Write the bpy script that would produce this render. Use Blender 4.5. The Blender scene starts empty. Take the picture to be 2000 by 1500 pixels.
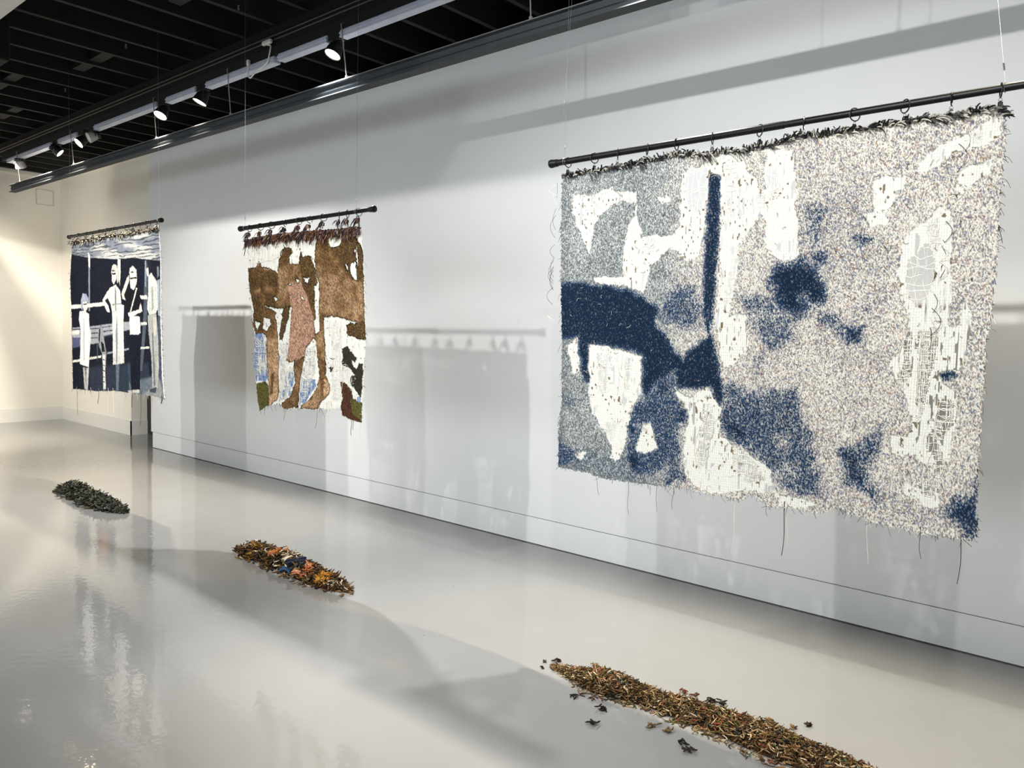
import bpy, math, random
import numpy as np
from mathutils import Vector, Matrix

random.seed(7)
rng = np.random.default_rng(7)
S = bpy.context.scene
COL = S.collection

# ------------------------------------------------------------------ camera
YAW, PITCH, ROLL, FPX, EYE = 0.860220, -0.066851, 0.023525, 1510.46, 1.6
fw = Vector((-math.cos(YAW) * math.cos(PITCH), math.sin(YAW) * math.cos(PITCH), math.sin(PITCH)))
rt = fw.cross(Vector((0, 0, 1))).normalized()
up = rt.cross(fw).normalized()
r2 = rt * math.cos(ROLL) + up * math.sin(ROLL)
u2 = up * math.cos(ROLL) - rt * math.sin(ROLL)
cd = bpy.data.cameras.new('camera')
cam = bpy.data.objects.new('camera', cd)
COL.objects.link(cam)
cam.matrix_world = Matrix(((r2.x, u2.x, -fw.x, 0), (r2.y, u2.y, -fw.y, 0), (r2.z, u2.z, -fw.z, EYE), (0, 0, 0, 1)))
cd.sensor_width = 36.0
cd.lens = FPX / 2000 * 36.0
cd.clip_start = 0.05
S.camera = cam

# ------------------------------------------------------------------ light
S.view_settings.view_transform = 'Standard'
S.view_settings.look = 'None'
S.view_settings.exposure = 0.0
S.view_settings.gamma = 1.0
S.view_settings.use_curve_mapping = False
world = bpy.data.worlds.new('world')
S.world = world
world.use_nodes = True
bg = world.node_tree.nodes['Background']
bg.inputs[0].default_value = (0.55, 0.72, 1.0, 1)
bg.inputs[1].default_value = 1.0


def area_light(name, loc, aim, sx, sy, power, col):
    l = bpy.data.lights.new(name, 'AREA')
    l.shape = 'RECTANGLE'
    l.size, l.size_y = sx, sy
    l.energy = power
    l.color = col
    o = bpy.data.objects.new(name, l)
    o.location = loc
    o.rotation_euler = (Vector(aim) - Vector(loc)).to_track_quat('-Z', 'Y').to_euler()
    COL.objects.link(o)
    return o


def spot_light(name, loc, aim, power, col, angle=80, blend=0.5, radius=0.03):
    l = bpy.data.lights.new(name, 'SPOT')
    l.energy = power
    l.color = col
    l.spot_size = math.radians(angle)
    l.spot_blend = blend
    l.shadow_soft_size = radius
    o = bpy.data.objects.new(name, l)
    o.location = loc
    o.rotation_euler = (Vector(aim) - Vector(loc)).to_track_quat('-Z', 'Y').to_euler()
    COL.objects.link(o)
    return o


WARM = (1.0, 0.87, 0.68)
NEUT = (1.0, 0.95, 0.87)
COOL = (1.0, 0.99, 0.97)
# daylight through the shop window in the wall behind the camera
area_light('window_daylight', (-4.5, -5.2, 1.75), (-4.5, 0, 1.75), 13.0, 1.7, 285, (0.89, 0.95, 0.97))
# gallery floods on the track above the camera, pointed at the hangings
for x, ax, p, c, w in ((-7.08, -7.9, 380, (1, .97, .93), 70), (-6.42, -7.2, 370, (1, .97, .93), 70), (-3.70, -4.5, 300, COOL, 104),
                       (-1.55, -2.2, 225, (.95, .98, 1), 84), (-1.10, -1.2, 165, COOL, 90), (0.10, -0.6, 140, COOL, 90)):
    spot_light('front_flood', (x, 0.0, 3.6), (ax, 2.93, 1.55), p, c, w, 0.7)
spot_light('corner_fill', (-9.6, 0.0, 3.6), (-13.6, 3.6, 0.9), 900, (1, .95, .88), 62, 0.9)  # added unseen fill that brightens the far corner and back wall
# floods on the visible track: over the heaps and towards the far corner
for x, aim, p, c, w in ((-4.63, (-4.4, 2.2, 0), 420, (.95, .97, 1), 115), (-2.1, (-1.7, 3.0, 0), 330, NEUT, 76), (-0.4, (-0.5, 2.7, 0), 400, (1, .88, .66), 100),
                        (-7.26, (-7.0, 3.1, 0), 400, WARM, 76), (-6.52, (-6.5, 3.0, 0), 90, WARM, 80), (-9.14, (-9.9, 1.8, 0), 280, (1, .86, .70), 115),
                        (-9.90, (-13.8, 2.2, 0.2), 760, (1, .91, .79), 88), (-11.12, (-12.3, 4.8, 2.95), 70, (1, .92, .78), 95)):
    spot_light('track_flood', (x, 3.29, 3.53), aim, p, c, w, 0.6)

spot_light('passage_fill', (-9.6, 4.86, 2.3), (-11.3, 4.9, 0.5), 16, (1, .92, .8), 70, 0.8)  # added fill inside the passage, only there to lighten the jamb

# ------------------------------------------------------------------ helpers


def lin(c):
    c = np.asarray(c, dtype=float) / 255.0
    return np.where(c <= 0.04045, c / 12.92, ((c + 0.055) / 1.055) ** 2.4)


def new_mat(name):
    m = bpy.data.materials.new(name)
    m.use_nodes = True
    nt = m.node_tree
    return m, nt, nt.nodes['Principled BSDF']


def plain(name, rgb, rough=0.6, metal=0.0, var=0.08, scale=30.0, bump=0.0, spec=0.5):
    """procedural paint: base colour broken up by noise, with optional fine relief"""
    m, nt, b = new_mat(name)
    n = nt.nodes.new('ShaderNodeTexNoise')
    n.inputs['Scale'].default_value = scale
    n.inputs['Detail'].default_value = 4
    tc = nt.nodes.new('ShaderNodeTexCoord')
    nt.links.new(tc.outputs['Object'], n.inputs['Vector'])
    r = nt.nodes.new('ShaderNodeValToRGB')
    c = lin(rgb)
    r.color_ramp.elements[0].position = 0.3
    r.color_ramp.elements[1].position = 0.7
    r.color_ramp.elements[0].color = (*np.clip(c * (1 - var), 0, 1), 1)
    r.color_ramp.elements[1].color = (*np.clip(c * (1 + var), 0, 1), 1)
    nt.links.new(n.outputs['Fac'], r.inputs['Fac'])
    nt.links.new(r.outputs['Color'], b.inputs['Base Color'])
    b.inputs['Roughness'].default_value = rough
    b.inputs['Metallic'].default_value = metal
    b.inputs['Specular IOR Level'].default_value = spec
    if bump:
        bp = nt.nodes.new('ShaderNodeBump')
        bp.inputs['Strength'].default_value = bump
        bp.inputs['Distance'].default_value = 0.002
        nt.links.new(n.outputs['Fac'], bp.inputs['Height'])
        nt.links.new(bp.outputs['Normal'], b.inputs['Normal'])
    return m


def fibre(name, rough=0.95, scale=600.0, strength=0.5):
    """dyed yarn: colour from the dye attribute, fine fibre noise on top"""
    m, nt, b = new_mat(name)
    a = nt.nodes.new('ShaderNodeVertexColor')
    a.layer_name = 'dye'
    n = nt.nodes.new('ShaderNodeTexNoise')
    n.inputs['Scale'].default_value = scale
    n.inputs['Detail'].default_value = 2
    tc = nt.nodes.new('ShaderNodeTexCoord')
    nt.links.new(tc.outputs['Object'], n.inputs['Vector'])
    mr = nt.nodes.new('ShaderNodeMapRange')
    mr.inputs[1].default_value = 0.3
    mr.inputs[2].default_value = 0.7
    mr.inputs[3].default_value = 0.8
    mr.inputs[4].default_value = 1.12
    nt.links.new(n.outputs['Fac'], mr.inputs[0])
    mx = nt.nodes.new('ShaderNodeMix')
    mx.data_type = 'RGBA'
    mx.blend_type = 'MULTIPLY'
    mx.inputs[0].default_value = 1.0
    nt.links.new(a.outputs['Color'], mx.inputs[6])
    nt.links.new(mr.outputs[0], mx.inputs[7])
    nt.links.new(mx.outputs[2], b.inputs['Base Color'])
    b.inputs['Roughness'].default_value = rough
    b.inputs['Specular IOR Level'].default_value = 0.15
    bp = nt.nodes.new('ShaderNodeBump')
    bp.inputs['Strength'].default_value = strength
    bp.inputs['Distance'].default_value = 0.0015
    nt.links.new(n.outputs['Fac'], bp.inputs['Height'])
    nt.links.new(bp.outputs['Normal'], b.inputs['Normal'])
    return m


def glow(name, rgb, strength):
    m, nt, b = new_mat(name)
    n = nt.nodes.new('ShaderNodeTexNoise')
    n.inputs['Scale'].default_value = 40
    mr = nt.nodes.new('ShaderNodeMapRange')
    mr.inputs[3].default_value = strength * 0.9
    mr.inputs[4].default_value = strength * 1.1
    nt.links.new(n.outputs['Fac'], mr.inputs[0])
    b.inputs['Base Color'].default_value = (*lin(rgb), 1)
    b.inputs['Emission Color'].default_value = (*lin(rgb), 1)
    nt.links.new(mr.outputs[0], b.inputs['Emission Strength'])
    return m


def link(o, parent=None):
    COL.objects.link(o)
    if parent is not None:
        o.parent = parent
    return o


def tag(o, label=None, cat=None, group=None, kind=None):
    if label:
        o['label'] = label
    if cat:
        o['category'] = cat
    if group:
        o['group'] = group
    if kind:
        o['kind'] = kind
    return o


def empty(name, loc=(0, 0, 0)):
    o = bpy.data.objects.new(name, None)
    o.location = loc
    o.empty_display_size = 0.1
    COL.objects.link(o)
    return o


def obj(name, verts, faces, mat, parent=None, col=None, smooth=False, loc=None):
    """one mesh object; faces is a list or an (n,3)/(n,4) array or a list of such arrays"""
    me = bpy.data.meshes.new(name)
    verts = np.asarray(verts, dtype=np.float32)
    if isinstance(faces, np.ndarray):
        faces = [faces]
    if len(faces) and isinstance(faces[0], np.ndarray) and faces[0].ndim == 2:
        counts = np.concatenate([np.full(len(f), f.shape[1], dtype=np.int32) for f in faces])
        idx = np.concatenate([f.ravel() for f in faces]).astype(np.int32)
        me.vertices.add(len(verts))
        me.vertices.foreach_set('co', verts.ravel())
        me.loops.add(len(idx))
        me.loops.foreach_set('vertex_index', idx)
        me.polygons.add(len(counts))
        st = np.concatenate([[0], np.cumsum(counts)[:-1]]).astype(np.int32)
        me.polygons.foreach_set('loop_start', st)
        me.polygons.foreach_set('loop_total', counts)
        me.update(calc_edges=True)
        me.validate()
    else:
        me.from_pydata([tuple(v) for v in verts], [], [tuple(f) for f in faces])
        me.update()
    if col is not None:
        at = me.color_attributes.new('dye', 'FLOAT_COLOR', 'POINT')
        c4 = np.ones((len(verts), 4), dtype=np.float32)
        c4[:, :3] = col
        at.data.foreach_set('color', c4.ravel())
    if smooth:
        me.polygons.foreach_set('use_smooth', np.ones(len(me.polygons), dtype=bool))
    me.materials.append(mat)
    o = bpy.data.objects.new(name, me)
    if loc is not None:
        o.location = loc
    return link(o, parent)


class Acc:
    """collects convex pieces into one mesh"""

    def __init__(self):
        self.v, self.f = [], []

    def box(self, a, b, bevel=0.0):
        (x0, y0, z0), (x1, y1, z1) = a, b
        x0, x1 = min(x0, x1), max(x0, x1)
        y0, y1 = min(y0, y1), max(y0, y1)
        z0, z1 = min(z0, z1), max(z0, z1)
        if bevel <= 0:
            k = len(self.v)
            self.v += [(x0, y0, z0), (x1, y0, z0), (x1, y1, z0), (x0, y1, z0), (x0, y0, z1), (x1, y0, z1), (x1, y1, z1), (x0, y1, z1)]
            self.f += [tuple(k + i for i in q) for q in ((0, 3, 2, 1), (4, 5, 6, 7), (0, 1, 5, 4), (1, 2, 6, 5), (2, 3, 7, 6), (3, 0, 4, 7))]
            return self
        e = bevel
        k = len(self.v)
        ring = lambda x0, y0, x1, y1, z, c: [(x0 + c, y0, z), (x1 - c, y0, z), (x1, y0 + c, z), (x1, y1 - c, z), (x1 - c, y1, z), (x0 + c, y1, z), (x0, y1 - c, z), (x0, y0 + c, z)]
        self.v += ring(x0 + e, y0 + e, x1 - e, y1 - e, z0, e * .4) + ring(x0, y0, x1, y1, z0 + e, e) + ring(x0, y0, x1, y1, z1 - e, e) + ring(x0 + e, y0 + e, x1 - e, y1 - e, z1, e * .4)
        for r in range(3):
            for i in range(8):
                j = (i + 1) % 8
                self.f.append((k + r * 8 + i, k + r * 8 + j, k + r * 8 + 8 + j, k + r * 8 + 8 + i))
        self.f.append(tuple(k + i for i in reversed(range(8))))
        self.f.append(tuple(k + 24 + i for i in range(8)))
        return self

    def lathe(self, axis_o, axis_d, prof, n=24, caps=True):
        """prof = [(distance along axis, radius)...]"""
        d = Vector(axis_d).normalized()
        a = d.orthogonal().normalized()
        b = d.cross(a)
        o = Vector(axis_o)
        k = len(self.v)
        for t, r in prof:
            for i in range(n):
                w = 2 * math.pi * i / n
                self.v.append(tuple(o + d * t + (a * math.cos(w) + b * math.sin(w)) * r))
        for s in range(len(prof) - 1):
            for i in range(n):
                j = (i + 1) % n
                self.f.append((k + s * n + i, k + s * n + j, k + s * n + n + j, k + s * n + n + i))
        if caps:
            self.f.append(tuple(k + i for i in reversed(range(n))))
            self.f.append(tuple(k + (len(prof) - 1) * n + i for i in range(n)))
        return self

    def tube(self, pts, r, n=8):
        v, f = tubes(np.asarray(pts, dtype=float)[None], np.full((1, len(pts)), r), n)
        k = len(self.v)
        self.v += [tuple(p) for p in v]
        self.f += [tuple(int(i) + k for i in q) for q in f]
        k2 = len(pts)
        self.f.append(tuple(k + i for i in reversed(range(n))))
        self.f.append(tuple(k + (k2 - 1) * n + i for i in range(n)))
        return self

    def torus(self, c, normal, R, r, n=28, m=8, a0=0.0, a1=2 * math.pi):
        d = Vector(normal).normalized()
        a = Vector((0, 0, 1)) if abs(d.z) < .9 else Vector((1, 0, 0))
        a = (a - d * a.dot(d)).normalized()
        b = d.cross(a)
        c = Vector(c)
        k = len(self.v)
        for i in range(n):
            w = a0 + (a1 - a0) * i / n
            u = a * math.cos(w) + b * math.sin(w)
            for j in range(m):
                t = 2 * math.pi * j / m
                self.v.append(tuple(c + u * (R + r * math.cos(t)) + d * (r * math.sin(t))))
        for i in range(n):
            i2 = (i + 1) % n
            for j in range(m):
                j2 = (j + 1) % m
                self.f.append((k + i * m + j, k + i2 * m + j, k + i2 * m + j2, k + i * m + j2))
        return self

    def build(self, name, mat, parent=None, smooth=False, loc=None):
        o = obj(name, self.v, self.f, mat, parent, smooth=smooth, loc=loc)
        if smooth:
            o.data.set_sharp_from_angle(angle=math.radians(40))
        return o


def tubes(P, R, sides=4, close=False):
    """P (N,K,3) centre lines, R (N,K) radii -> verts, quads of N open tubes"""
    N, K, _ = P.shape
    T = np.gradient(P, axis=1)
    T /= np.linalg.norm(T, axis=2, keepdims=True) + 1e-9
    ref = np.zeros_like(T)
    ref[..., 1] = 1.0
    bad = np.abs(T[..., 1]) > 0.9
    ref[bad] = (1.0, 0.0, 0.0)
    A = np.cross(T, ref)
    A /= np.linalg.norm(A, axis=2, keepdims=True) + 1e-9
    Bv = np.cross(T, A)
    w = 2 * np.pi * np.arange(sides) / sides
    V = P[:, :, None, :] + R[:, :, None, None] * (A[:, :, None, :] * np.cos(w)[None, None, :, None] + Bv[:, :, None, :] * np.sin(w)[None, None, :, None])
    base = (np.arange(N)[:, None, None] * K + np.arange(K - 1)[None, :, None]) * sides
    i = np.arange(sides)[None, None, :]
    j = (i + 1) % sides
    F = np.stack([base + i, base + j, base + sides + j, base + sides + i], -1).reshape(-1, 4)
    return V.reshape(-1, 3), F


# ------------------------------------------------------------------ materials
M_WALL = plain('wall_paint', (226, 227, 227), 0.75, var=0.012, scale=3.0)
M_CREAM = plain('cream_wall_paint', (233, 228, 216), 0.75, var=0.015, scale=3.0)
M_TRIM = plain('trim_paint', (222, 220, 212), 0.6, var=0.015, scale=3.0)
M_BLACK = plain('ceiling_black', (6, 6, 7), 0.9, var=0.2, scale=8.0)
M_JOIST = plain('joist_black', (13, 12, 12), 0.85, var=0.25, scale=5.0)
M_POLE = plain('black_steel', (11, 11, 12), 0.38, metal=0.0, var=0.1, scale=60, spec=0.3)
M_RINGM = plain('black_wire', (20, 19, 19), 0.4, var=0.1)
M_ALU = plain('brushed_aluminium', (196, 200, 214), 0.45, metal=0.3, var=0.06, scale=12)
M_RAIL = plain('rail_grey', (70, 73, 76), 0.8, metal=0.0, var=0.1, scale=6, spec=0.15)
M_RAIL_LIT = plain('rail_lip_lit', (140, 140, 140), 0.8, metal=0.0, var=0.05, scale=6, spec=0.15)  # paler than the rail: lamplight on its top edge put into the colour
M_ROD = plain('rod_steel', (140, 138, 134), 0.55, metal=0.2, var=0.05)
M_WIRE = plain('thin_wire', (150, 152, 155), 0.3, metal=0.6, var=0.05)
M_BODY = plain('lamp_black', (14, 14, 15), 0.5, var=0.15)
M_REFL = plain('lamp_reflector', (170, 168, 162), 0.5, var=0.04)
M_LENS = glow('lamp_lit', (255, 236, 200), 14.0)
M_LENSDIM = glow('lamp_side_glow', (255, 238, 214), 3.0)
M_CABLE = plain('white_cable', (214, 214, 210), 0.5, var=0.04)
M_DUCT = plain('white_duct', (205, 203, 196), 0.55, var=0.08, scale=4)
M_YARN = fibre('dyed_yarn')
M_PILE = fibre('woven_pile', scale=420, strength=0.6)


def floor_mat():
    m, nt, b = new_mat('grey_epoxy')
    tc = nt.nodes.new('ShaderNodeTexCoord')
    n = nt.nodes.new('ShaderNodeTexNoise')
    n.inputs['Scale'].default_value = 0.9
    n.inputs['Detail'].default_value = 6
    nt.links.new(tc.outputs['Object'], n.inputs['Vector'])
    r = nt.nodes.new('ShaderNodeValToRGB')
    r.color_ramp.elements[0].position = 0.25
    r.color_ramp.elements[1].position = 0.75
    r.color_ramp.elements[0].color = (*lin((135, 134, 131)), 1)
    r.color_ramp.elements[1].color = (*lin((146, 145, 142)), 1)
    nt.links.new(n.outputs['Fac'], r.inputs['Fac'])
    # tiny dark specks and scuffs
    v = nt.nodes.new('ShaderNodeTexVoronoi')
    v.inputs['Scale'].default_value = 3.2
    nt.links.new(tc.outputs['Object'], v.inputs['Vector'])
    lt = nt.nodes.new('ShaderNodeMath')
    lt.operation = 'LESS_THAN'
    lt.inputs[1].default_value = 0.018
    nt.links.new(v.outputs['Distance'], lt.inputs[0])
    mx = nt.nodes.new('ShaderNodeMix')
    mx.data_type = 'RGBA'
    mx.inputs[7].default_value = (*lin((112, 110, 106)), 1)
    nt.links.new(lt.outputs[0], mx.inputs[0])
    nt.links.new(r.outputs['Color'], mx.inputs[6])
    nt.links.new(mx.outputs[2], b.inputs['Base Color'])
    n2 = nt.nodes.new('ShaderNodeTexNoise')
    n2.inputs['Scale'].default_value = 1.6
    n2.inputs['Detail'].default_value = 3
    nt.links.new(tc.outputs['Object'], n2.inputs['Vector'])
    mr = nt.nodes.new('ShaderNodeMapRange')
    mr.inputs[3].default_value = 0.03
    mr.inputs[4].default_value = 0.08
    nt.links.new(n2.outputs['Fac'], mr.inputs[0])
    nt.links.new(mr.outputs[0], b.inputs['Roughness'])
    b.inputs['Specular IOR Level'].default_value = 0.6
    n3 = nt.nodes.new('ShaderNodeTexNoise')
    n3.inputs['Scale'].default_value = 26.0
    n3.inputs['Detail'].default_value = 2
    nt.links.new(tc.outputs['Object'], n3.inputs['Vector'])
    bp = nt.nodes.new('ShaderNodeBump')
    bp.inputs['Strength'].default_value = 0.10
    bp.inputs['Distance'].default_value = 0.006
    nt.links.new(n3.outputs['Fac'], bp.inputs['Height'])
    nt.links.new(bp.outputs['Normal'], b.inputs['Normal'])
    return m


M_FLOOR = floor_mat()

# ------------------------------------------------------------------ room shell
DW, DF, XC, XP = 4.505, 4.796, -13.864, -9.992      # main wall face, far wall face, back wall, free end of the main wall
HW, HF = 3.79, 3.885
ZC = 4.12                                            # ceiling deck
XR, YL = 4.0, -5.4


def struct(acc, name, mat, parent=None):
    o = acc.build(name, mat, parent)
    if parent is None:
        o['kind'] = 'structure'
    return o


struct(Acc().box((XC - .3, YL - .3, -0.12), (XR + .3, 6.6, 0.0)), 'floor', M_FLOOR)
# freestanding panel wall: upper board over a slightly recessed plinth, a shadow joint between them
wr = struct(Acc().box((XP - 0.035, DW, 0.2085), (XR, DW + 0.22, HW)), 'wall_right', M_WALL)
struct(Acc().box((XP + 0.005, DW + 0.001, 0.006), (XR, DW + 0.2, 0.2035)), 'baseboard_right', M_WALL)
struct(Acc().box((XP + 0.02, DW + 0.012, 0.0), (XR, DW + 0.18, 0.2085)), 'trim_1', plain('joint_dark', (70, 68, 64), 0.9))
# far wall with the doorway behind the panel
XD = -11.30
aw = Acc()
aw.box((XC, DF, 0), (XD, DF + 0.22, 2.15))
aw.box((XC, DF, 2.15), (-7.0, DF + 0.22, HF))
struct(aw, 'wall_far', M_CREAM)
struct(Acc().box((XD, DF + .22, 0), (XD - .2, 6.4, 2.6)), 'wall_passage', M_CREAM)
struct(Acc().box((XD, 5.02, 0), (-8.0, 5.05, 2.6)), 'wall_recess', plain('recess_shade', (52, 50, 47), 0.9))  # painted dark to stand for the unlit space past the doorway
aw = Acc()
aw.box((XC, DF - .016, 0.0), (XD + 0.012, DF, 0.205))
aw.box((XD, DF - .016, 0.0), (XD + 0.012, DF + 0.224, 0.205))
struct(aw, 'baseboard_far', M_TRIM)
struct(Acc().box((XC - .2, YL, 0), (XC, DF + .22, HF)), 'wall_back', M_CREAM)
struct(Acc().box((XC, YL, 0.0), (XC + .016, DF - .016, 0.21)), 'baseboard_back', M_TRIM)
struct(Acc().box((XC, YL, HF - .005), (XC + .03, DF - .03, HF + .055), .004), 'trim_2', M_TRIM)
struct(Acc().box((XC, DF - .03, HF - .005), (-8.0, DF, HF + .055), .004), 'trim_3', M_TRIM)
struct(Acc().box((XC - .2, DF, HF + .0), (-7.0, DF + .2, ZC)).box((XC - .2, YL, HF), (XC, DF, ZC)).box((-9.9, DW + .24, HW), (XR, DW + .3, ZC)), 'trim_4', M_BLACK)
# wall behind the camera with its wide window
aw = Acc()
aw.box((XC, YL - .2, 0), (-11.2, YL, ZC)).box((2.2, YL - .2, 0), (XR, YL, ZC))
aw.box((-11.2, YL - .2, 0), (2.2, YL, 0.85)).box((-11.2, YL - .2, 2.7), (2.2, YL, ZC))
struct(aw, 'wall_left', M_CREAM)
wn = Acc()
for x in (-11.2, -7.86, -4.52, -1.18, 2.15):
    wn.box((x, YL - .14, .85), (x + .05, YL - .06, 2.7))
wn.box((-11.2, YL - .14, .85), (2.2, YL - .06, .9)).box((-11.2, YL - .14, 2.65), (2.2, YL - .06, 2.7))
struct(wn, 'window_1', M_BLACK)
struct(Acc().box((XR, YL - .2, 0), (XR + .2, DW + .22, ZC)), 'wall_front', M_CREAM)
# black ceiling: deck and joists running across the room
ce = struct(Acc().box((XC - .3, YL - .3, ZC), (XR + .3, 6.6, ZC + .1)), 'ceiling', M_BLACK)
x = -13.56
k = 0
while x < 1.2:
    Acc().box((x - .022, -1.0, 3.9), (x + .022, 6.0, ZC)).build('joist', M_JOIST, ce)
    x += 0.43
    k += 1
for xa, ya in ((-7.6, 2.9), (-5.4, 2.75), (-10.3, 3.0), (-8.9, 2.6)):
    Acc().box((xa - .3, ya - .05, 3.93), (xa + .45, ya + .05, 4.06)).build('blocking', M_JOIST, ce)
bh = Acc().box((-13.5, 1.72, 3.62), (-7.05, 2.10, 3.93), .01)
struct(bh, 'trim_5', M_BLACK)
du = empty('air_duct', (-5.0, 1.42, 3.58))
tag(du, 'white round air duct under the black ceiling at the top left corner', 'duct')
for a, b in ((-12.4, -9.2), (-9.15, -6.3), (-6.25, -2.6)):
    Acc().lathe((a + 5.0, 0, 0), (1, 0, 0), [(0, .24), (b - a, .24)], 32).build('duct_section', M_DUCT, du, smooth=True)
for a in (-9.2, -6.3):
    Acc().lathe((a + 5.0, 0, 0), (1, 0, 0), [(-.03, .243), (-.02, .252), (.07, .252), (.08, .243)], 32).build('joint_band', M_DUCT, du, smooth=True)
for a in (-11.0, -7.7, -4.6):
    for s in (-1, 1):
        Acc().box((a + 5.0 - .012, s * .243, 0), (a + 5.0 + .012, s * .247, .36)).build('hanger_strap', M_BODY, du)
# access hatch on the back wall
hb = empty('access_hatch', (XC, 4.57, 3.46))
tag(hb, 'flush square access hatch high on the cream back wall near the corner', 'hatch')
Acc().box((0, -.115, 0), (.004, .115, .22)).build('hatch_door', M_CREAM, hb)
Acc().box((0, -.13, -.012), (.007, -.118, .235)).box((0, .118, -.012), (.007, .13, .235)).box((0, -.118, .223), (.007, .118, .235)).box((0, -.118, -.012), (.007, .118, -.003)).build('hatch_frame', plain('hatch_grey', (198, 194, 184), .7), hb)
# small black latch on the jamb beside the doorway
lt = Acc().box((-11.06, 4.975, .24), (-11.02, 5.019, .52), .006).build('door_closer', M_BODY)
tag(lt, 'small black door closer in the dark gap beside the white panel wall', 'door closer')
# framed prints on the far wall behind the hanging photograph
for xa, xb, za, zb, cc, lab in ((-13.3, -12.85, 1.55, 2.2, (150, 150, 146), 'grey framed print on the far wall nearest the room corner'),
                                (-12.5, -11.92, 1.45, 2.12, (150, 146, 142), 'framed print with an orange middle on the far wall by the doorway')):
    e = empty('framed_print', (xa, DF, za))
    tag(e, lab, 'picture', 'framed prints on the far wall')
    w, h = xb - xa, zb - za
    Acc().box((0, -.03, 0), (w, 0, .03)).box((0, -.03, h - .03), (w, 0, h)).box((0, -.03, .03), (.03, 0, h - .03)).box((w - .03, -.03, .03), (w, 0, h - .03)).build('frame', plain('print_frame', (120, 122, 122), .5), e)
    Acc().box((.03, -.016, .03), (w - .03, -.002, h - .03)).build('print', plain('print_paper', cc, .8, var=.1, scale=6), e)
    if w > .5:
        Acc().box((.16, -.019, .16), (w - .26, -.0165, h - .14)).build('print_motif', plain('print_orange', (222, 160, 126), .8, var=.1, scale=6), e)

# ------------------------------------------------------------------ hanging rail, lighting track, lamps
TY = 3.40
rl = empty('hanging_rail', (-5.0, TY, 3.282))
tag(rl, 'long grey metal beam hung on thin rods in front of the wall top', 'rail')
pr = [(a * .9, b * .52) for a, b in [(-.045, -.086), (.045, -.086), (.045, -.074), (.012, -.070), (.012, -.012), (.022, -.006), (.022, .006), (.012, .012), (.012, .066), (.04, .070), (.04, .078),
      (-.04, .078), (-.04, .070), (-.012, .066), (-.012, .012), (-.022, .006), (-.022, -.006), (-.012, -.012), (-.012, -.070), (-.045, -.074)]]
n = len(pr)
v = [(-6.46, a, b) for a, b in pr] + [(5.6, a, b) for a, b in pr]
f = [(i, (i + 1) % n, n + (i + 1) % n, n + i) for i in range(n)]
for base in (0, n):
    for q in ((0, 1, 2, 3, 18, 19), (3, 4, 17, 18), (4, 5, 6, 7, 14, 15, 16, 17), (7, 8, 13, 14), (8, 9, 10, 11, 12, 13)):
        f.append(tuple(base + i for i in (q if base else reversed(q))))
obj('beam_profile', v, f, M_RAIL, rl)
Acc().box((-6.46, -.037, .0408), (5.6, .037, .0445), .0008).build('top_lip', M_RAIL_LIT, rl)  # lit top edge of the beam, brightness is in the colour
for x in (-11.10, -9.36, -7.365, -6.03, -4.483, -2.833, -1.2, .2):
    Acc().tube([(x + 5.0, -.02, .042), (x + 5.0 - (.03 if x == -4.483 else 0), -.05, .41), (x + 5.0 - (.03 if x == -4.483 else 0), -.012, .43)], .0042, 8).lathe((x + 5.0, -.02, .0445), (0, 0, 1), [(0, .012), (.018, .012)], 10).build('suspension_rod', M_ROD, rl, smooth=True)

tk = empty('lighting_track', (-5.0, TY, 3.64))
tag(tk, 'long black ceiling track with pale cover strips carrying the spotlights', 'track')
Acc().box((-6.75, -.03, .028), (6.0, .035, .10), .004).build('track_channel', M_BLACK, tk)
Acc().box((-6.9, -.012, .10), (6.0, .03, .255)).build('track_beam', M_BLACK, tk)
for dz, dy in ((.150, -.02), (.182, -.02)):
    Acc().tube([(-6.9, dy, dz), (6.0, dy, dz)], .006, 8).build('conduit', plain('conduit_grey', (96, 92, 84), .4, metal=.4), tk, smooth=True)
for a, b in ((-11.52, -10.02), (-9.78, -9.25), (-8.77, -7.35), (-7.15, -6.60), (-6.42, -5.376), (-5.32, -4.70), (-4.55, -2.25), (-1.98, -.5), (-.28, 1.0)):
    Acc().box((a + 5, -.034, -.026), (b + 5, .03, .026), .004).box((a + 5, -.041, -.004), (b + 5, -.034, .008)).box((a + 5, -.038, -.026), (b + 5, -.034, -.016)).build('cover_strip', M_ALU, tk)


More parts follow.
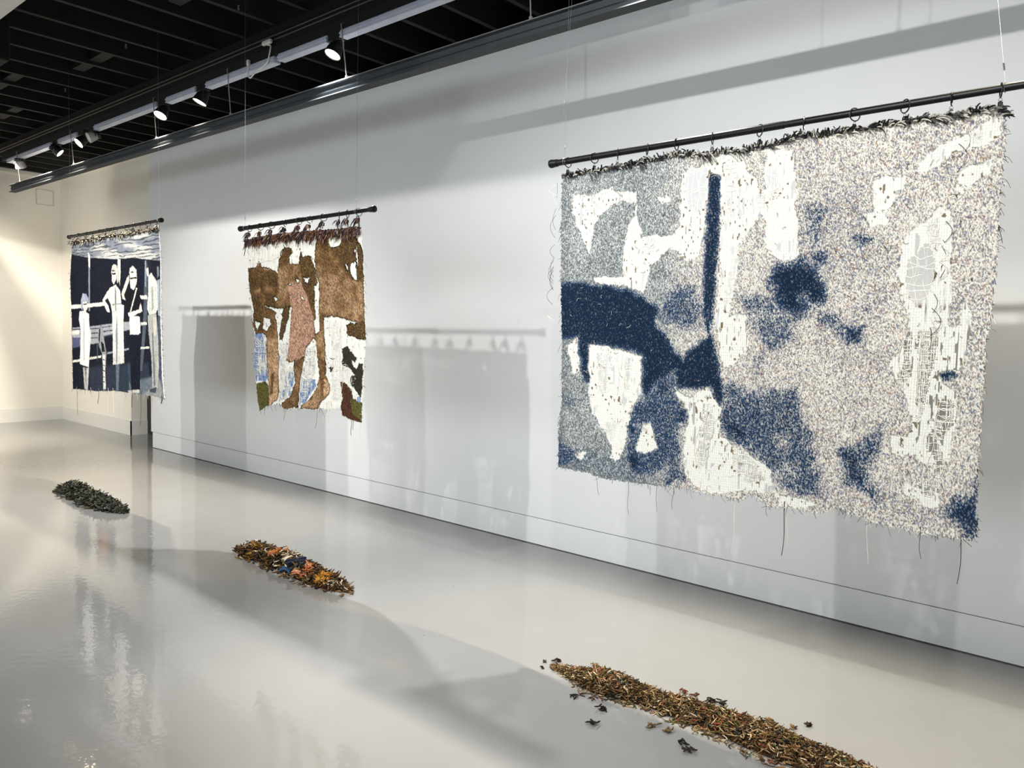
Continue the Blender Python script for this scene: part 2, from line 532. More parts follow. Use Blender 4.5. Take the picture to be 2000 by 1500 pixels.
def track_lamp(x, turn, face, label, lens, shell, flare=1.0):
    e = empty('track_spotlight', (x, TY, 3.64))
    tag(e, label, 'spotlight', 'spotlights on the ceiling track')
    piv = Vector((0, -.01, -.075))
    # face: how squarely the lamp looks into the room; turn: which way it is swivelled
    v = (Vector((0, 0, EYE)) - Vector((x, TY, 3.565))).normalized()
    h = Vector((-v.y, v.x, 0)).normalized()
    w = v.cross(h)
    w = w if w.z > 0 else -w
    h = h if h.x > 0 else -h
    d = (v * face + (h * math.cos(math.radians(turn)) + w * math.sin(math.radians(turn))) * math.sqrt(1 - face * face)).normalized()
    side = d.cross(Vector((0, 0, 1))).normalized()
    Acc().box((-.06, -.032, -.030), (.06, .034, .028), .006).box((-.018, -.02, -.05), (.018, .02, -.03)).build('track_adapter', M_BODY, e)
    yk = Acc()
    for s in (-1, 1):
        yk.tube([Vector((0, -.01, -.04)) + side * (.01 * s), Vector((0, -.01, -.045)) + side * (.072 * s), piv + side * (.074 * s), piv + side * (.074 * s) + Vector((0, 0, -.012))], .006, 6)
    yk.build('yoke', M_BODY, e, smooth=True)
    o = piv - d * .055
    Acc().lathe(o, d, [(0, .030), (.004, .034), (.03, .038), (.035, .042 * flare), (.075, .050 * flare), (.10, .054 * flare), (.112, .055 * flare), (.112, .050 * flare), (.104, .049 * flare)], 28).build('housing', shell, e, smooth=True)
    fin = Acc()
    for t in (-.004, .008, .018):
        fin.lathe(o, d, [(t, .044), (t + .005, .044)], 20)
    fin.build('cooling_fins', M_BODY, e)
    Acc().lathe(o, d, [(.105, .049 * flare), (.1065, .049 * flare)], 28).build('lens', lens, e)
    return e


M_OFF = plain('lamp_unlit_lens', (190, 188, 182), .35, var=.05)
track_lamp(-11.12, 285, -.25, 'pale grey bell spotlight at the far end of the track, hanging face down', M_OFF, M_REFL, 1.15)
track_lamp(-9.90, 320, .35, 'black spotlight second from the far end of the track with a pale dull face', M_LENSDIM, M_BODY)
track_lamp(-9.14, 222, .38, 'bright spotlight swivelled sideways beside an unlit grey one', M_LENS, M_BODY, 1.1)
track_lamp(-8.84, 205, .30, 'unlit grey spotlight on the right of the sideways bright one', M_OFF, M_REFL)
track_lamp(-7.26, 243, .52, 'glowing spotlight on the track above the photograph tapestry, left of the pair', M_LENS, M_BODY, 1.15)
track_lamp(-6.52, 245, .26, 'glowing spotlight right of the pair, seen edge on with a dark hood', M_LENS, M_BODY, 1.15)
track_lamp(-4.63, 245, .50, 'glowing spotlight nearest the camera, highest on the track', M_LENS, M_BODY, 1.1)

cb = Acc()
pts = [(-5.72, 3.36, 3.70), (-5.72, 3.355, 3.64), (-5.72, 3.355, 3.575), (-5.69, 3.355, 3.55), (-5.62, 3.355, 3.585), (-5.52, 3.352, 3.60), (-5.43, 3.352, 3.625), (-5.41, 3.354, 3.69), (-5.40, 3.36, 3.745), (-5.46, 3.35, 3.76), (-5.50, 3.35, 3.79)]
P = np.array(pts)
tt = np.linspace(0, len(P) - 1, 60)
P = np.stack([np.interp(tt, np.arange(len(P)), P[:, i]) for i in range(3)], 1)
for _ in range(3):
    P[1:-1] = (P[:-2] + 2 * P[1:-1] + P[2:]) / 4
e = empty('power_cable', (0, 0, 0))
tag(e, 'thin white cable looped over the lighting track between two pale strips', 'cable')
cb.tube(P, .006, 8).build('cord', M_CABLE, e, smooth=True)
Acc().box((-5.735, 3.345, 3.655), (-5.705, 3.37, 3.70), .004).build('cable_clip', M_CABLE, e)
Acc().box((-5.50, 3.335, 3.755), (-5.38, 3.365, 3.79), .008).build('junction_box', M_CABLE, e)

for i, (hx, hy, lab) in enumerate(((-5.28, 3.02, 'tiny bright hook on a black joist above the nearest spotlight'), (-6.75, 2.85, 'small hook with a curl of wire on a joist left of the cable'), (-8.5, 3.0, 'tiny hook on a joist near the left edge of the picture'))):
    h = empty('ceiling_hook', (hx, hy, 3.9))
    tag(h, lab, 'hook', 'hooks in the ceiling joists')
    Acc().lathe((0, 0, 0), (0, 0, -1), [(0, .007), (.004, .007), (.005, .002), (.015, .002)], 10).build('screw_plate', M_ROD, h, smooth=True)
    Acc().torus((0, 0, -.0225), (1, .4, 0), .0085, .002, 16, 6).build('eye', M_ROD, h, smooth=True)

# ------------------------------------------------------------------ tapestries


def vnoise(U, W, su, sw, seed, octaves=1):
    """smooth value noise on mm coordinates, 0..1"""
    out = np.zeros_like(U)
    amp, tot = 1.0, 0.0
    for o in range(octaves):
        r = np.random.default_rng(seed + o * 17)
        x = (U + 5000.0) / (su / 2 ** o)
        y = (W + 5000.0) / (sw / 2 ** o)
        xi, yi = np.floor(x).astype(int), np.floor(y).astype(int)
        fx, fy = x - xi, y - yi
        fx, fy = fx * fx * (3 - 2 * fx), fy * fy * (3 - 2 * fy)
        t = r.random((257, 257))
        g = lambda a, b: t[a % 257, b % 257]
        out += amp * ((g(xi, yi) * (1 - fx) + g(xi + 1, yi) * fx) * (1 - fy) + (g(xi, yi + 1) * (1 - fx) + g(xi + 1, yi + 1) * fx) * fy)
        tot += amp
        amp *= .5
    return out / tot


def sdf(poly, U, W, reach):
    """signed distance (mm, negative inside) from points to a polygon; far points get +reach"""
    p = np.asarray(poly, dtype=float)
    d = np.full(U.shape, float(reach))
    m = (U > p[:, 0].min() - reach) & (U < p[:, 0].max() + reach) & (W > p[:, 1].min() - reach) & (W < p[:, 1].max() + reach)
    if not m.any():
        return d
    u, w = U[m], W[m]
    best = np.full(u.shape, 1e9)
    ins = np.zeros(u.shape, dtype=bool)
    q = np.roll(p, -1, axis=0)
    for (ax, ay), (bx, by) in zip(p, q):
        ex, ey = bx - ax, by - ay
        t = np.clip(((u - ax) * ex + (w - ay) * ey) / (ex * ex + ey * ey + 1e-9), 0, 1)
        best = np.minimum(best, (u - ax - ex * t) ** 2 + (w - ay - ey * t) ** 2)
        c = (ay > w) != (by > w)
        if ey != 0:
            ins ^= c & (u < ax + ex * (w - ay) / ey)
    best = np.sqrt(best)
    d[m] = np.where(ins, -best, np.minimum(best, reach))
    return d


sm = lambda a, b, x: (lambda t: t * t * (3 - 2 * t))(np.clip((x - a) / (b - a), 0, 1))
mix = lambda a, b, t: a + (b - a) * t
BK = {'T3': 0.0, 'T2': 0.0, 'T1': 0.0}


def wave(key, U, W):
    """gentle out-of-plane hang of the cloth in metres (mm coordinates in)"""
    if key == 'T3':
        return .010 * np.sin(U / 210.0 + .4) * (.4 + np.abs(W) / 1400) + .006 * np.sin(U / 95.0 + W / 400)
    if key == 'T2':
        return .010 * np.sin(U / 150.0) * (.3 + np.abs(W) / 900) + .005 * np.sin(W / 160.0)
    return .010 * np.sin(U / 260.0 + 1) * (.3 + np.abs(W) / 1000) + .004 * np.sin(U / 80.0)


def grid_cloth(key, name, parent, shapes, step, paint):
    out = np.array([s[-1] for s in shapes if s[0] == 'out'][0], dtype=float)
    x0, x1, z0, z1 = out[:, 0].min() - 8, out[:, 0].max() + 8, out[:, 1].min() - 8, out[:, 1].max() + 8
    nu, nw = int((x1 - x0) / step) + 1, int((z1 - z0) / step) + 1
    U, W = np.meshgrid(x0 + step * np.arange(nu), z1 - step * np.arange(nw))
    ju = U + (vnoise(U, W, 9, 9, 1) - .5) * 9 + (vnoise(U, W, 30, 30, 2) - .5) * 12
    jw = W + (vnoise(U, W, 9, 9, 3) - .5) * 9 + (vnoise(U, W, 30, 30, 4) - .5) * 12
    d_out = sdf(out, U + (vnoise(U, W, 7, 7, 5) - .5) * 10, W + (vnoise(U, W, 7, 7, 6) - .5) * 10, 60)
    colr, height, solid = paint(shapes, U, W, ju, jw, d_out)
    keep = (d_out < 0) & solid
    y = wave(key, U, W) - height * .001
    co = np.stack([U * .001, y, W * .001], -1).reshape(-1, 3)
    idx = np.arange(nu * nw).reshape(nw, nu)
    fk = keep[:-1, :-1]
    F = np.stack([idx[:-1, :-1][fk], idx[1:, :-1][fk], idx[1:, 1:][fk], idx[:-1, 1:][fk]], -1)
    used = np.zeros(nu * nw, dtype=bool)
    used[F.ravel()] = True
    remap = np.cumsum(used) - 1
    o = obj(name, co[used], remap[F], M_PILE, parent, col=np.clip(colr.reshape(-1, 3)[used], 0.004, .9), smooth=True)
    return o, out


def rank_noise(shape, seed, ku=1, kw=2):
    """per-tuft random numbers, uniform 0..1, slightly longer than wide"""
    r = np.random.default_rng(seed)
    a = r.random(shape)
    b = a.copy()
    for k in range(1, kw):
        b += np.roll(a, k, axis=0)
    c = b.copy()
    for k in range(1, ku):
        c += np.roll(np.roll(b, k, axis=1), k if seed % 2 else -k, axis=0)
    f = c.ravel()
    rk = np.empty_like(f)
    rk[np.argsort(f)] = np.linspace(0, 1, f.size)
    return rk.reshape(shape)


def net(U, W, dens, seed, pu=6.5, pw=8.5):
    """True where a loose warp or weft thread lies"""
    wu = U / pu + 1.6 * vnoise(U, W, 26, 110, seed)
    ww = W / pw + 1.6 * vnoise(U, W, 110, 30, seed + 1)
    fu, fwf = wu - np.floor(wu), ww - np.floor(ww)
    gate = vnoise(U, W, 22, 70, seed + 2)
    gate2 = vnoise(U, W, 60, 20, seed + 3)
    return (fu < dens * (.35 + 1.0 * gate)) | (fwf < dens * (.1 + .8 * gate2))


def paint_T3(shapes, U, W, ju, jw, d_out):
    sh = U.shape
    left = sm(520, 850, U + 60 * (vnoise(U, W, 120, 120, 31) - .5))
    D = mix(.60, .47, left) + (vnoise(U, W, 90, 90, 32, 2) - .5) * .16
    D += .12 * sm(60, 0, -d_out - 6) * (1 - left)
    white = np.zeros(sh)
    holes = np.ones(sh, dtype=bool)
    dye = np.zeros(sh)
    und = np.zeros(sh)
    for s in shapes:
        if s[0] == 'white':
            white = np.maximum(white, sm(3.5, -3.5, sdf(s[-1], ju, jw, 14)))
        elif s[0] == 'dye':
            v, sf = s[1], s[2]
            su = U + (vnoise(U, W, 40, 40, 41) - .5) * sf * .6
            sw = W + (vnoise(U, W, 40, 40, 42) - .5) * sf * .6
            dye = np.maximum(dye, v * sm(sf * .75, -sf * .75, sdf(s[-1], su, sw, sf)))
        elif s[0] == 'undye':
            und = np.maximum(und, s[1] * sm(s[2] * .5, -s[2] * .5, sdf(s[-1], U, W, s[2])))
    dye *= 1 - und
    # blue always sits on pile: where dye is strong the pile wins
    white *= 1 - sm(.35, .75, dye)
    n = .68 * rank_noise(sh, 51, 1, 2) + .32 * rank_noise(sh, 54, 2, 3)
    n2 = rank_noise(sh, 52, 1, 2)
    n3 = rank_noise(sh, 53, 2, 3)
    dens = np.clip(D + (1.0 - D) * dye ** 1.15 * 1.02, 0, .985)
    dark = sm(-.30, .30, dens - n)[..., None]
    light = mix(lin((212, 214, 208)), lin((240, 232, 216)), left[..., None]) * (0.86 + .2 * n2[..., None])
    light = mix(light, lin((104, 124, 150)), (dye ** 1.2 * .6)[..., None])
    tint = np.empty(sh + (3,))
    tint[:] = lin((96, 102, 104))
    q = left
    tint = np.where((n3 < .45 * q)[..., None], lin((112, 116, 136)), tint)
    tint = np.where((n3 > 1 - .26 * q)[..., None], lin((160, 134, 104)), tint)
    tint = np.where((n3 > 1 - .08 * q)[..., None], lin((120, 84, 110)), tint)
    navy = mix(lin((18, 40, 64)), lin((42, 70, 104)), (n3 * sm(.95, .4, dye))[..., None])
    darkc = mix(tint, navy, sm(.08, .4, dye)[..., None])
    darkc = mix(darkc, lin((15, 33, 52)), sm(.8, 1, dye)[..., None] * .6)
    c = mix(light, darkc, dark)
    # bare canvas
    line = .5 + .5 * np.sin(U / 1.35 + 5 * vnoise(U, W, 40, 200, 61))
    fleck = (vnoise(U, W, 7, 16, 62) > .83) & (vnoise(U, W, 120, 120, 63) > .42)
    hl = .5 + .5 * np.sin(W / 1.6 + 5 * vnoise(U, W, 200, 40, 68))
    bare = lin((246, 243, 232)) * (.70 + .20 * line[..., None] + .10 * hl[..., None] + .10 * (n2[..., None] - .5))
    bare = np.where(fleck[..., None], lin((120, 104, 82)), bare)
    c = mix(c, bare, white[..., None])
    # dark selvedge of frayed pile along each bare area
    rim = sm(.05, .5, white) * sm(.95, .5, white)
    c = mix(c, lin((86, 78, 68)), (rim * (vnoise(U, W, 8, 8, 64) > .52) * .9)[..., None])
    topsh = sm(26, 0, -d_out) * (W > -190)
    h = mix(1.0 + 4.2 * n * (1 - .3 * white), .4 + .5 * line, white)
    solid = ~((white > .8) & (vnoise(U, W, 7, 46, 66) > .80) & (vnoise(U, W, 140, 160, 67) > .40))
    for k, s in enumerate(shapes):
        if s[0] == 'hole':
            ins = sdf(s[-1], ju, jw, 14) < 0
            solid &= ~ins | (net(U, W, s[1] * .85, 70 + k * 5) & (s[1] > .2)) | (dye > .6)
    return c, h, solid


def paint_T2(shapes, U, W, ju, jw, d_out):
    sh = U.shape
    n = rank_noise(sh, 81, 2, 2)
    n2 = rank_noise(sh, 82, 1, 3)
    n3 = rank_noise(sh, 83, 2, 2)
    line = .5 + .5 * np.sin(U / 1.7 + 5 * vnoise(U, W, 40, 200, 84))
    c = lin((248, 244, 232)) * (.88 + .1 * line[..., None] + .08 * (n2[..., None] - .5))
    fl = (vnoise(U, W, 9, 22, 85) > .88)
    c = np.where(fl[..., None], lin((150, 128, 100)), c)
    h = .4 + .5 * line
    pile = np.zeros(sh)
    tone = np.zeros(sh)
    pink = np.zeros(sh)
    edge = np.full(sh, 99.0)
    dmin = np.full(sh, 99.0)
    for s in shapes:
        if s[0] == 'brown':
            d = sdf(s[-1], ju, jw, 30)
            m = sm(2.5, -2.5, d)
            pile = np.maximum(pile, m)
            t = s[1]
            if t > 1.5:
                pink = np.maximum(pink, m)
                t = .68
            tone = np.where(d < 0, t, tone)
            dmin = np.minimum(dmin, d)
    edge = np.abs(dmin)
    for s in shapes:
        if s[0] == 'tone':
            sf = s[2]
            tone += 1.35 * s[1] * sm(sf * .5, -sf * .5, sdf(s[-1], ju, jw, sf))
    for s in shapes:
        if s[0] == 'white':
            d = sdf(s[-1], ju, jw, 30)
            pile *= 1 - sm(2.5, -2.5, d)
            edge = np.minimum(edge, np.abs(d))
    tone = np.clip(tone + (vnoise(U, W, 60, 60, 86, 3) - .5) * .8, 0, 1)
    tone = tone - .9 * sm(10, 3, edge)
    pink = pink * sm(4, 10, edge)
    a = np.clip(tone, -.3, 1)[..., None]
    base = np.where(a < .35, mix(lin((40, 30, 16)), lin((116, 84, 56)), np.clip((a + .3) / .65, 0, 1)), mix(lin((116, 84, 56)), lin((196, 158, 122)), np.clip((a - .35) / .65, 0, 1)))
    base = mix(base, lin((184, 140, 122)), pink[..., None] * .7)
    sp = mix(base * .40, base * 1.65, n[..., None] ** 1.3)
    sp = np.where((n3 > .93)[..., None], lin((150, 140, 60)) * .7, sp)
    c = mix(c, sp, pile[..., None])
    h = mix(h, 1 + 4 * n, pile)
    for s in shapes:
        if s[0] == 'blue':
            m = sm(5, -5, sdf(s[-1], ju, jw, 20)) * sm(.22, .46, vnoise(U, W, 24, 50, 88, 2))
            b = mix(lin((50, 86, 138)), lin((128, 158, 196)), n[..., None])
            c = mix(c, b, (m * .95)[..., None])
        elif s[0] == 'dark':
            d = sdf(s[-1], ju, jw, 20)
            m = sm(2.5, -2.5, d)
            k0, k1 = (((34, 32, 26), (62, 58, 46)), ((50, 30, 20), (96, 62, 46)), ((58, 56, 26), (112, 106, 56)))[s[1]]
            b = mix(lin(k0), lin(k1), n[..., None])
            c = mix(c, b, m[..., None])
            h = mix(h, 1 + 4 * n, m)
            pile = np.maximum(pile, m)
    solid = np.ones(sh, dtype=bool)
    open_ = (pile < .2)
    solid &= ~(open_ & (vnoise(U, W, 9, 30, 89) > .86))
    for k, s in enumerate(shapes):
        if s[0] == 'hole':
            ins = (sdf(s[-1], ju, jw, 14) < 0) & open_
            solid &= ~ins | net(U, W, s[1] * .74, 90 + k * 5, 11, 12)
    return c, h, solid


def paint_T1(shapes, U, W, ju, jw, d_out):
    sh = U.shape
    n = rank_noise(sh, 101, 2, 2)
    c = np.empty(sh + (3,))
    c[:] = lin((15, 19, 30))
    su = U + (vnoise(U, W, 12, 12, 104) - .5) * 7
    sw = W + (vnoise(U, W, 12, 12, 105) - .5) * 7
    for s in shapes:
        if s[0] == 'sky':
            m = sm(4, -4, sdf(s[-1], su, sw, 10))
            st = np.sin(W / 5.0 + 5 * vnoise(U, W, 200, 40, 106, 2) + 4 * vnoise(U, W, 70, 24, 107))
            k = sm(.1, .95, st) * (vnoise(U, W, 160, 40, 108, 2) > .4)
            b = mix(lin((182, 181, 175)), lin((120, 124, 132)), sm(.4, .65, vnoise(U, W, 300, 60, 109, 2))[..., None])
            b = mix(b, lin((40, 44, 50)), (k * .85)[..., None])
            c = mix(c, b, m[..., None])
    for s in shapes:
        if s[0] == 'c':
            sf = s[2]
            big = sf > 10
            d = sdf(s[-1], U if big else su, W if big else sw, max(sf, 6) + 2)
            m = sm(sf * .5, -sf * .5, d)
            fold = vnoise(U, W, 16, 120, 111 + len(s[-1]), 2)
            shade = .62 + .5 * fold + .12 * vnoise(U, W, 40, 30, 131)
            shade = np.where(d > -9, shade * .84, shade)
            c = mix(c, lin(s[1]) * (np.clip(shade, 0, 1.08) if not big else .8 + .3 * fold)[..., None], m[..., None])
    g = vnoise(U, W, 18, 14, 121, 2)
    c = c * (.82 + .36 * n[..., None]) * np.where(W < -1050, .75 + .5 * g, 1)[..., None]
    c = mix(c, lin((150, 156, 165)), (.05 * (n > .93))[..., None])
    return c, .6 + 1.6 * n, np.ones(sh, dtype=bool)


def thread_net(key, name, parent, shapes, spacing_u, spacing_w, rad, colour, min_d=0.0):
    """loose warp and weft threads that bridge the open places"""
    Ps, Rs = [], []
    r = np.random.default_rng(33)
    for s in shapes:
        if s[0] != 'hole':
            continue
        p = np.asarray(s[-1], dtype=float)
        f = (.6 + s[1]) if s[1] > .3 else 1.7
        for ax, sp in ((0, spacing_u), (1, spacing_w)):
            lo, hi = p[:, ax].min(), p[:, ax].max()
            lo2, hi2 = p[:, 1 - ax].min(), p[:, 1 - ax].max()
            for q in np.arange(lo + 2, hi - 1, sp * f):
                a = q + r.normal(0, sp * .35)
                t = np.linspace(lo2 - 4, hi2 + 4, 40)
                pu, pw = (np.full(40, a), t) if ax == 0 else (t, np.full(40, a))
                ins = sdf(p, pu, pw, 30) < 0
                if ins.sum() < 2:
                    continue
                ia = np.nonzero(ins)[0]
                t0, t1 = t[ia[0]] - r.uniform(4, 14), t[ia[-1]] + r.uniform(4, 14)
                if r.random() < .12:
                    t1 = mix(t0, t1, r.uniform(.4, .9))
                K = 12
                tt = np.linspace(t0, t1, K)
                amp = min(16.0, (t1 - t0) * .10) * (1.0 if ax == 0 else 1.3)
                bend = amp * (np.sin(np.linspace(0, np.pi, K)) * r.normal(0, .8) + .5 * np.sin(np.linspace(0, r.uniform(2, 9), K) + r.uniform(0, 6)) * np.sin(np.linspace(0, np.pi, K)))
                if ax == 1:
                    bend -= abs(r.normal(0, .6)) * amp * np.sin(np.linspace(0, np.pi, K))
                uu, ww = (a + bend, tt) if ax == 0 else (tt, a + bend)
                yy = wave(key, uu, ww) - .001 - .004 * r.random() * np.sin(np.linspace(0, np.pi, K))
                Ps.append(np.stack([uu * .001, yy, ww * .001], -1))
                Rs.append(np.full(K, rad * r.uniform(.7, 1.25)))
    V, F = tubes(np.array(Ps), np.array(Rs), 4)
    c = np.repeat(lin(colour)[None] * np.random.default_rng(3).uniform(.86, 1.04, (len(Ps), 1)), 48, axis=0)
    o = obj(name, V, F, M_YARN, parent, col=c, smooth=True)
    o['kind'] = 'stuff'
    return o


def edge_fray(key, parent, out, count, length, rad, colours, weights, skip_top=True, seed=5):
    """short broken yarn ends along the sides and hem"""
    r = np.random.default_rng(seed)
    q = np.roll(out, -1, axis=0)
    seg = q - out
    L = np.linalg.norm(seg, axis=1)
    ctr = out.mean(axis=0)
    mid = (out + q) / 2
    nrm = np.stack([seg[:, 1], -seg[:, 0]], 1) / L[:, None]
    nrm *= np.sign(((mid - ctr) * nrm).sum(1))[:, None]
    wgt = L.copy()
    if skip_top:
        wgt[(nrm[:, 1] > .6)] = 0
    k = r.choice(len(out), count, p=wgt / wgt.sum())
    t = r.random(count)[:, None]
    a = out[k] + seg[k] * t - nrm[k] * 3
    ln = length * r.gamma(2.0, .5, count)
    K = 6
    s = np.linspace(0, 1, K)[None, :, None]
    tang = seg[k] / L[k][:, None] * np.sign(r.random(count) - .5)[:, None]
    dirn = nrm[k] + tang * r.uniform(.2, 1.4, count)[:, None] + np.array([0, -.45])
    dirn /= np.linalg.norm(dirn, axis=1, keepdims=True)
    curl = tang * r.normal(0, .6, count)[:, None] + np.array([0, -.7])
    P2 = a[:, None, :] + (dirn[:, None, :] * s + curl[:, None, :] * s ** 2) * ln[:, None, None]
    y = wave(key, P2[..., 0], P2[..., 1]) - .002 + (s[..., 0] * r.normal(0, .008, count)[:, None])
    P = np.stack([P2[..., 0] * .001, y, P2[..., 1] * .001], -1)
    R = np.repeat((rad * r.uniform(.7, 1.3, count))[:, None], K, 1) * np.linspace(1, .6, K)[None]
    V, F = tubes(P, R, 4)
    cc = lin(np.array(colours)[r.choice(len(colours), count, p=weights)])
    o = obj('frayed_edge', V, F, M_YARN, parent, col=np.repeat(cc, K * 4, axis=0), smooth=True)
    o['kind'] = 'stuff'
    return o


def top_points(out, spacing, seed):
    """points along the upper edge of a cloth outline"""
    r = np.random.default_rng(seed)
    q = np.roll(out, -1, axis=0)
    zc = out[:, 1].max()
    pts = []
    mid = (out[:, 1].max() + out[:, 1].min()) / 2
    for a, b in zip(out, q):
        if a[1] > mid and b[1] > mid and abs(b[0] - a[0]) > abs(b[1] - a[1]) * 1.2:
            n = max(1, int(np.linalg.norm(b - a) / spacing))
            for i in range(n):
                pts.append(a + (b - a) * (i + r.random()) / n)
    return np.array(pts)


def yarn_fringe(key, parent, pts, length, rad, colours, weights, lean, spread, out_amt, seed, droop=.6, tuft=1):
    r = np.random.default_rng(seed)
    pts = np.repeat(pts, tuft, axis=0)
    N = len(pts)
    K = 6
    s = np.linspace(0, 1, K)[None, :]
    ln = length * r.uniform(.55, 1.25, N)[:, None]
    clump = vnoise(pts[:, 0], pts[:, 1], 45, 400, seed)[:, None]
    ang = (lean + (clump - .5) * 2.2 + r.normal(0, spread, N)[:, None])
    du, dz = np.sin(ang), np.cos(ang)
    x = pts[:, :1] + ln * du * s + r.normal(0, 5, N)[:, None]
    z = pts[:, 1:] - 9 - 14 * r.random(N)[:, None] + ln * (dz * s - droop * s ** 2)
    y = wave(key, x, z) - .003 - r.random(N)[:, None] * .010 - ln * .001 * out_amt * (s * r.uniform(.3, 1.3, N)[:, None])
    P = np.stack([x * .001, y, z * .001], -1)
    R = np.repeat((rad * r.uniform(.75, 1.25, N))[:, None], K, 1) * np.array([.8, 1, 1.05, 1, .9, .55])[None]
    V, F = tubes(P, R, 5)
    cc = lin(np.array(colours)[r.choice(len(colours), N, p=weights)]) * r.uniform(.8, 1.15, (N, 1))
    o = obj('yarn_fringe', V, F, M_YARN, parent, col=np.repeat(cc, K * 5, axis=0), smooth=True)
    o['kind'] = 'stuff'
    return o


def hang_thread(key, parent, o, x, z0, x1, z1, rad, colour, curl=.006, label=None):
    """one loose thread that hangs from the hem (world x, z)"""
    r = np.random.default_rng(int(abs(x) * 1000))
    K = 14
    s = np.linspace(0, 1, K)
    u = mix(x, x1, s) - o[0] + curl * np.sin(s * r.uniform(3, 7) + r.uniform(0, 6)) * s
    z = mix(z0 + .025, z1, s) - o[1]
    y = wave(key, u * 1000, z * 1000) - .003 + curl * np.sin(s * 4 + 1) * s
    V, F = tubes(np.stack([u, y, z], -1)[None], np.full((1, K), rad) * np.linspace(1, .8, K)[None], 5)
    return obj('loose_thread', V, F, M_YARN, parent, col=np.repeat(lin(colour)[None], len(V), 0), smooth=True)


TAPY = 2.93


def hang_pole(key, origin, end, label, title):
    e = empty('curtain_pole', (origin[0], TAPY, origin[1]))
    tag(e, label, 'pole', 'poles of the tapestries')
    a, b = Vector((0, 0, 0)), Vector((end[0], 0, end[1]))
    d = (b - a).normalized()
    L = (b - a).length
    Acc().lathe(a, d, [(0, .0145), (L * .52, .0145)], 20).build('tube', M_POLE, e, smooth=True)
    Acc().lathe(a, d, [(L * .50, .0128), (L * .5201, .0128), (L, .0128)], 20).build('inner_tube', M_POLE, e, smooth=True)
    for t, s in ((0, 1), (L, -1)):
        Acc().lathe(a + d * (t - .012 * s), d * s, [(0, .014), (.003, .0185), (.012, .0205), (.022, .019), (.026, .0175), (.045, .0175), (.048, .0165)], 24).build('end_cap', M_POLE, e, smooth=True)
    return e, a, d, L


ORD = ['first', 'second', 'third', 'fourth', 'fifth', 'sixth', 'seventh', 'eighth', 'ninth', 'tenth', 'eleventh', 'twelfth', 'thirteenth', 'fourteenth']


def pole_rings(key, origin, end, xs, title, drop):
    r = random.Random(len(xs) * 7 + int(abs(origin[0]) * 10))
    proto = None
    for i, x in enumerate(xs):
        z = end[1] * x / end[0]
        lab = f'black curtain ring, {ORD[i]} from left on the pole of the {title}'
        if proto is None:
            e = empty('curtain_ring')
            Acc().torus((0, 0, 0), (1, 0, 0), .0225, .0023, 30, 6).build('ring', M_RINGM, e, smooth=True)
            Acc().torus((0, 0, -.0305), (0, 1, 0), .0055, .001, 14, 5).build('eyelet', M_ROD, e, smooth=True)
            Acc().box((-.007, -.005, -.054), (.007, .005, -.037), .0015).box((-.003, -.006, -.040), (.003, .006, -.034)).build('clip', M_RINGM, e)
            proto = e
        else:
            e = proto.copy()
            COL.objects.link(e)
            for ch in proto.children:
                c = ch.copy()
                COL.objects.link(c)
                c.parent = e
        # the ring rests on top of the tube: its inner top touches the pole
        e.location = (origin[0] + x, TAPY, origin[1] + z - .0060)
        e.rotation_euler = (0, 0, r.choice((0.05, .12, .9, .7, .3, .55)) * r.choice((1, 1, -1)))
        tag(e, lab, 'ring', 'curtain rings on the poles')


def wire(label, p0, p1, knot=True):
    e = empty('hanging_wire', p0)
    tag(e, label, 'wire', 'wires that hold the poles')
    a, b = Vector((0, 0, 0)), Vector(p1) - Vector(p0)
    Acc().tube([a, b * .5, b], .0006, 6).build('strand', M_WIRE, e, smooth=True)
    if knot:
        Acc().torus((0, 0, -.0155), (1, 0, 0), .0155, .0012, 24, 5).build('loop', M_WIRE, e, smooth=True)
    Acc().lathe(b * (.04 / max(b.length, .1)), b, [(0, .002), (.002, .003), (.022, .003), (.024, .002)], 8).build('crimp', M_WIRE, e, smooth=True)
    return e

